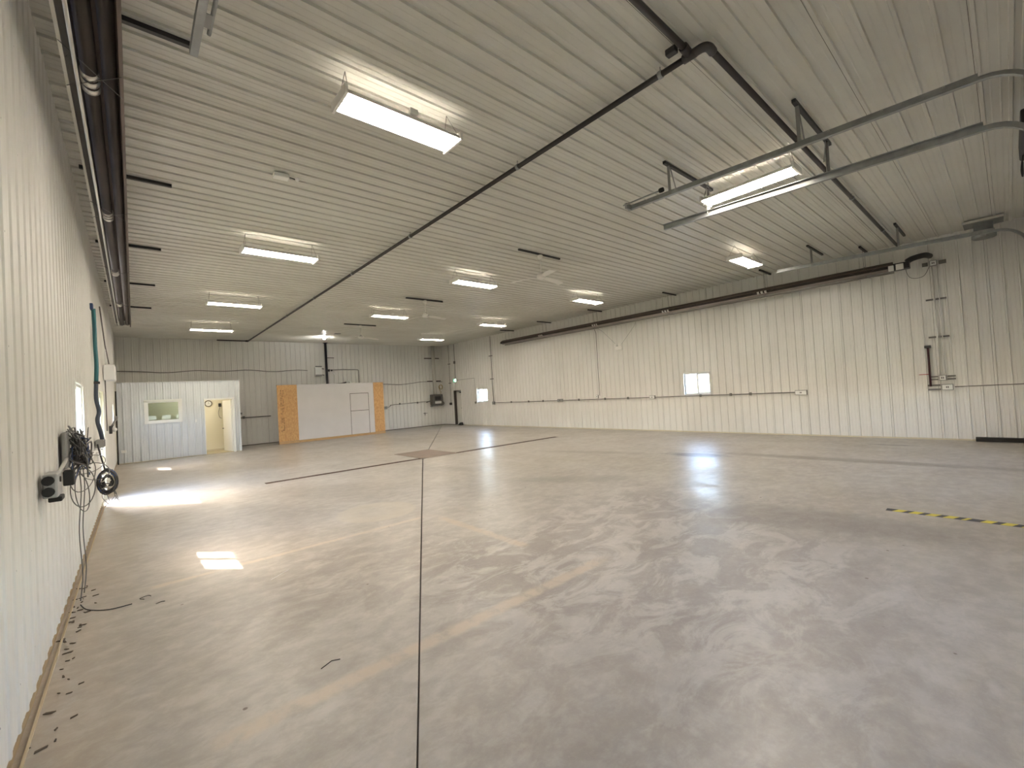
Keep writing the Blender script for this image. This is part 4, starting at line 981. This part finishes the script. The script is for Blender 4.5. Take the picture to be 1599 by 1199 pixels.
MB().tube(smooth_path([(.03, -.35, .62), (.06, -.2, .4), (.1, -.05, .16)], 4), .012, 6).build('lead', CAB[0], t)
for k in range(6):
    x_ = random.uniform(.04, .2); MB().tube(smooth_path([(x_, -.05, -.14), (x_ + random.uniform(-.04, .06), 0, -.26), (x_ + random.uniform(-.1, .12), random.uniform(-.1, .2), -.4)], 4), .004, 5).build('loose_end', CAB[1], t)
t = thing('wall_unit', 'white boxy unit high on the left wall above the glass door', 'unit heater', (LW, 13.6, 2.55)); MB().bbox(0, .20, -.30, .30, 0, .34, .02).build('body', WHITE, t); MB().bbox(.03, .12, .26, .36, .30, .40, .01).build('side_box', PAINTW, t)
for y in (-.2, -.05): MB().cyl((.04, y, .34), (.04, y, .95), .012, 6).build('pipe', WHITE, t)
MB().tube([(.03, -1.6, 1.4), (.05, -.4, .75), (.07, .9, .42)], .012, 6).build('supply_cable', CONDUIT, t)
t = thing('hose_fitting', 'small black bracket with a white ball beyond the glass door', 'fitting', (LW, 15.2, 1.36)); MB().bbox(0, .06, -.1, .1, -.08, .12, .01).build('bracket', BLACK, t); MB().lathe([(0, -.055), (.04, -.04), (.055, 0), (.04, .04), (0, .055)], (.10, 0, .02), 14).build('ball', WHITE, t); MB().tube(smooth_path([(.05, 0, .1), (.12, .8, .28), (.1, 1.8, .34)], 4), .03, 6).build('arm', CONDUIT, t)
t = thing('drop_pipe', 'thin grey pipe on the left wall running down beside the glass door', 'pipe', (LW + .02, 13.5, 1.4)); MB().cyl((0, 0, 0), (0, 0, 1.15), .012, 6).build('pipe', CONDUIT, t)

# ------------------------------------------------------------------ floor tape and litter
YEL = mat('yellow_tape', (0.72, 0.60, 0.06), .5, var=.2, scale=20); BTP = mat('black_tape', (0.04, 0.037, 0.04), .6)
t = thing('hazard_tape', 'worn black and yellow hazard tape on the floor at right', 'tape', (7.07, -.55, 0))
MB().box(-.06, .06, 0, 1.66, .0002, .0012).build('black_backing', BTP, t)
y = 1.60; k = 0
while y > .1:
    s = 1 if k not in (4,) else .45
    MB().prism([(-.058, y), (-.058, y - .085 * s), (.058, y - .085 * s - .05), (.058, y - .05)], .0012, .0018, lambda p, q, tt: (p, q, tt)).build('yellow_stripe', YEL, t)
    y -= .148; k += 1
lit = [((.02, 5.42), 'curled black scrap on the floor near the left wall', .10), ((.10, 5.20), 'short dark scrap on the floor near the left wall', .08), ((.87, 3.05), 'bent thin wire on the tan floor stripe', .16), ((.98, 4.95), 'thin white straw on the floor below the sunlit patch', .20)]
for (x, y), lab, sz in lit:
    t = thing('floor_scrap', lab, 'scrap', (x, y, .006)); white = 'white' in lab
    pts = [(0, 0, 0), (sz * .5, sz * .25, 0), (sz * .8, sz * .1, 0)] if not white else [(0, 0, 0), (sz * .5, sz * .4, 0), (sz, sz * .75, 0)]
    if 'curled' in lab: pts = smooth_path([(0, 0, 0), (-.03, .05, 0), (.03, .08, .0), (.05, .04, 0)], 4)
    MB().tube(pts, .0028, 5).build('scrap', WHITE if white else RUBBER, t)
t = thing('floor_wire', 'thin curved wire lying on the floor at the foot of the left wall', 'wire', (XL + .08, 5.5, .006)); MB().tube(smooth_path([(0, .25, 0), (.06, .05, 0), (.2, -.1, 0), (.36, -.12, 0)], 5), .004, 5).build('wire', RUBBER, t)
mb = MB()
for k in range(60):
    x = XL + .04 + abs(random.gauss(0, .07)); y = random.uniform(2.2, 6.4); a = random.uniform(0, PI); s = random.uniform(.01, .05)
    mb.prism([(0, 0), (s, .2 * s), (s * 1.1, .5 * s), (.1 * s, .4 * s)], .001, .006, lambda p, q, tt: (x + p * math.cos(a) - q * math.sin(a), y + p * math.sin(a) + q * math.cos(a), tt))
o = mb.build('floor_debris', mat('dark_debris', (0.09, 0.07, 0.05), .9)); tag(o, 'dark debris strewn on the floor along the left wall', 'debris', kind='stuff')
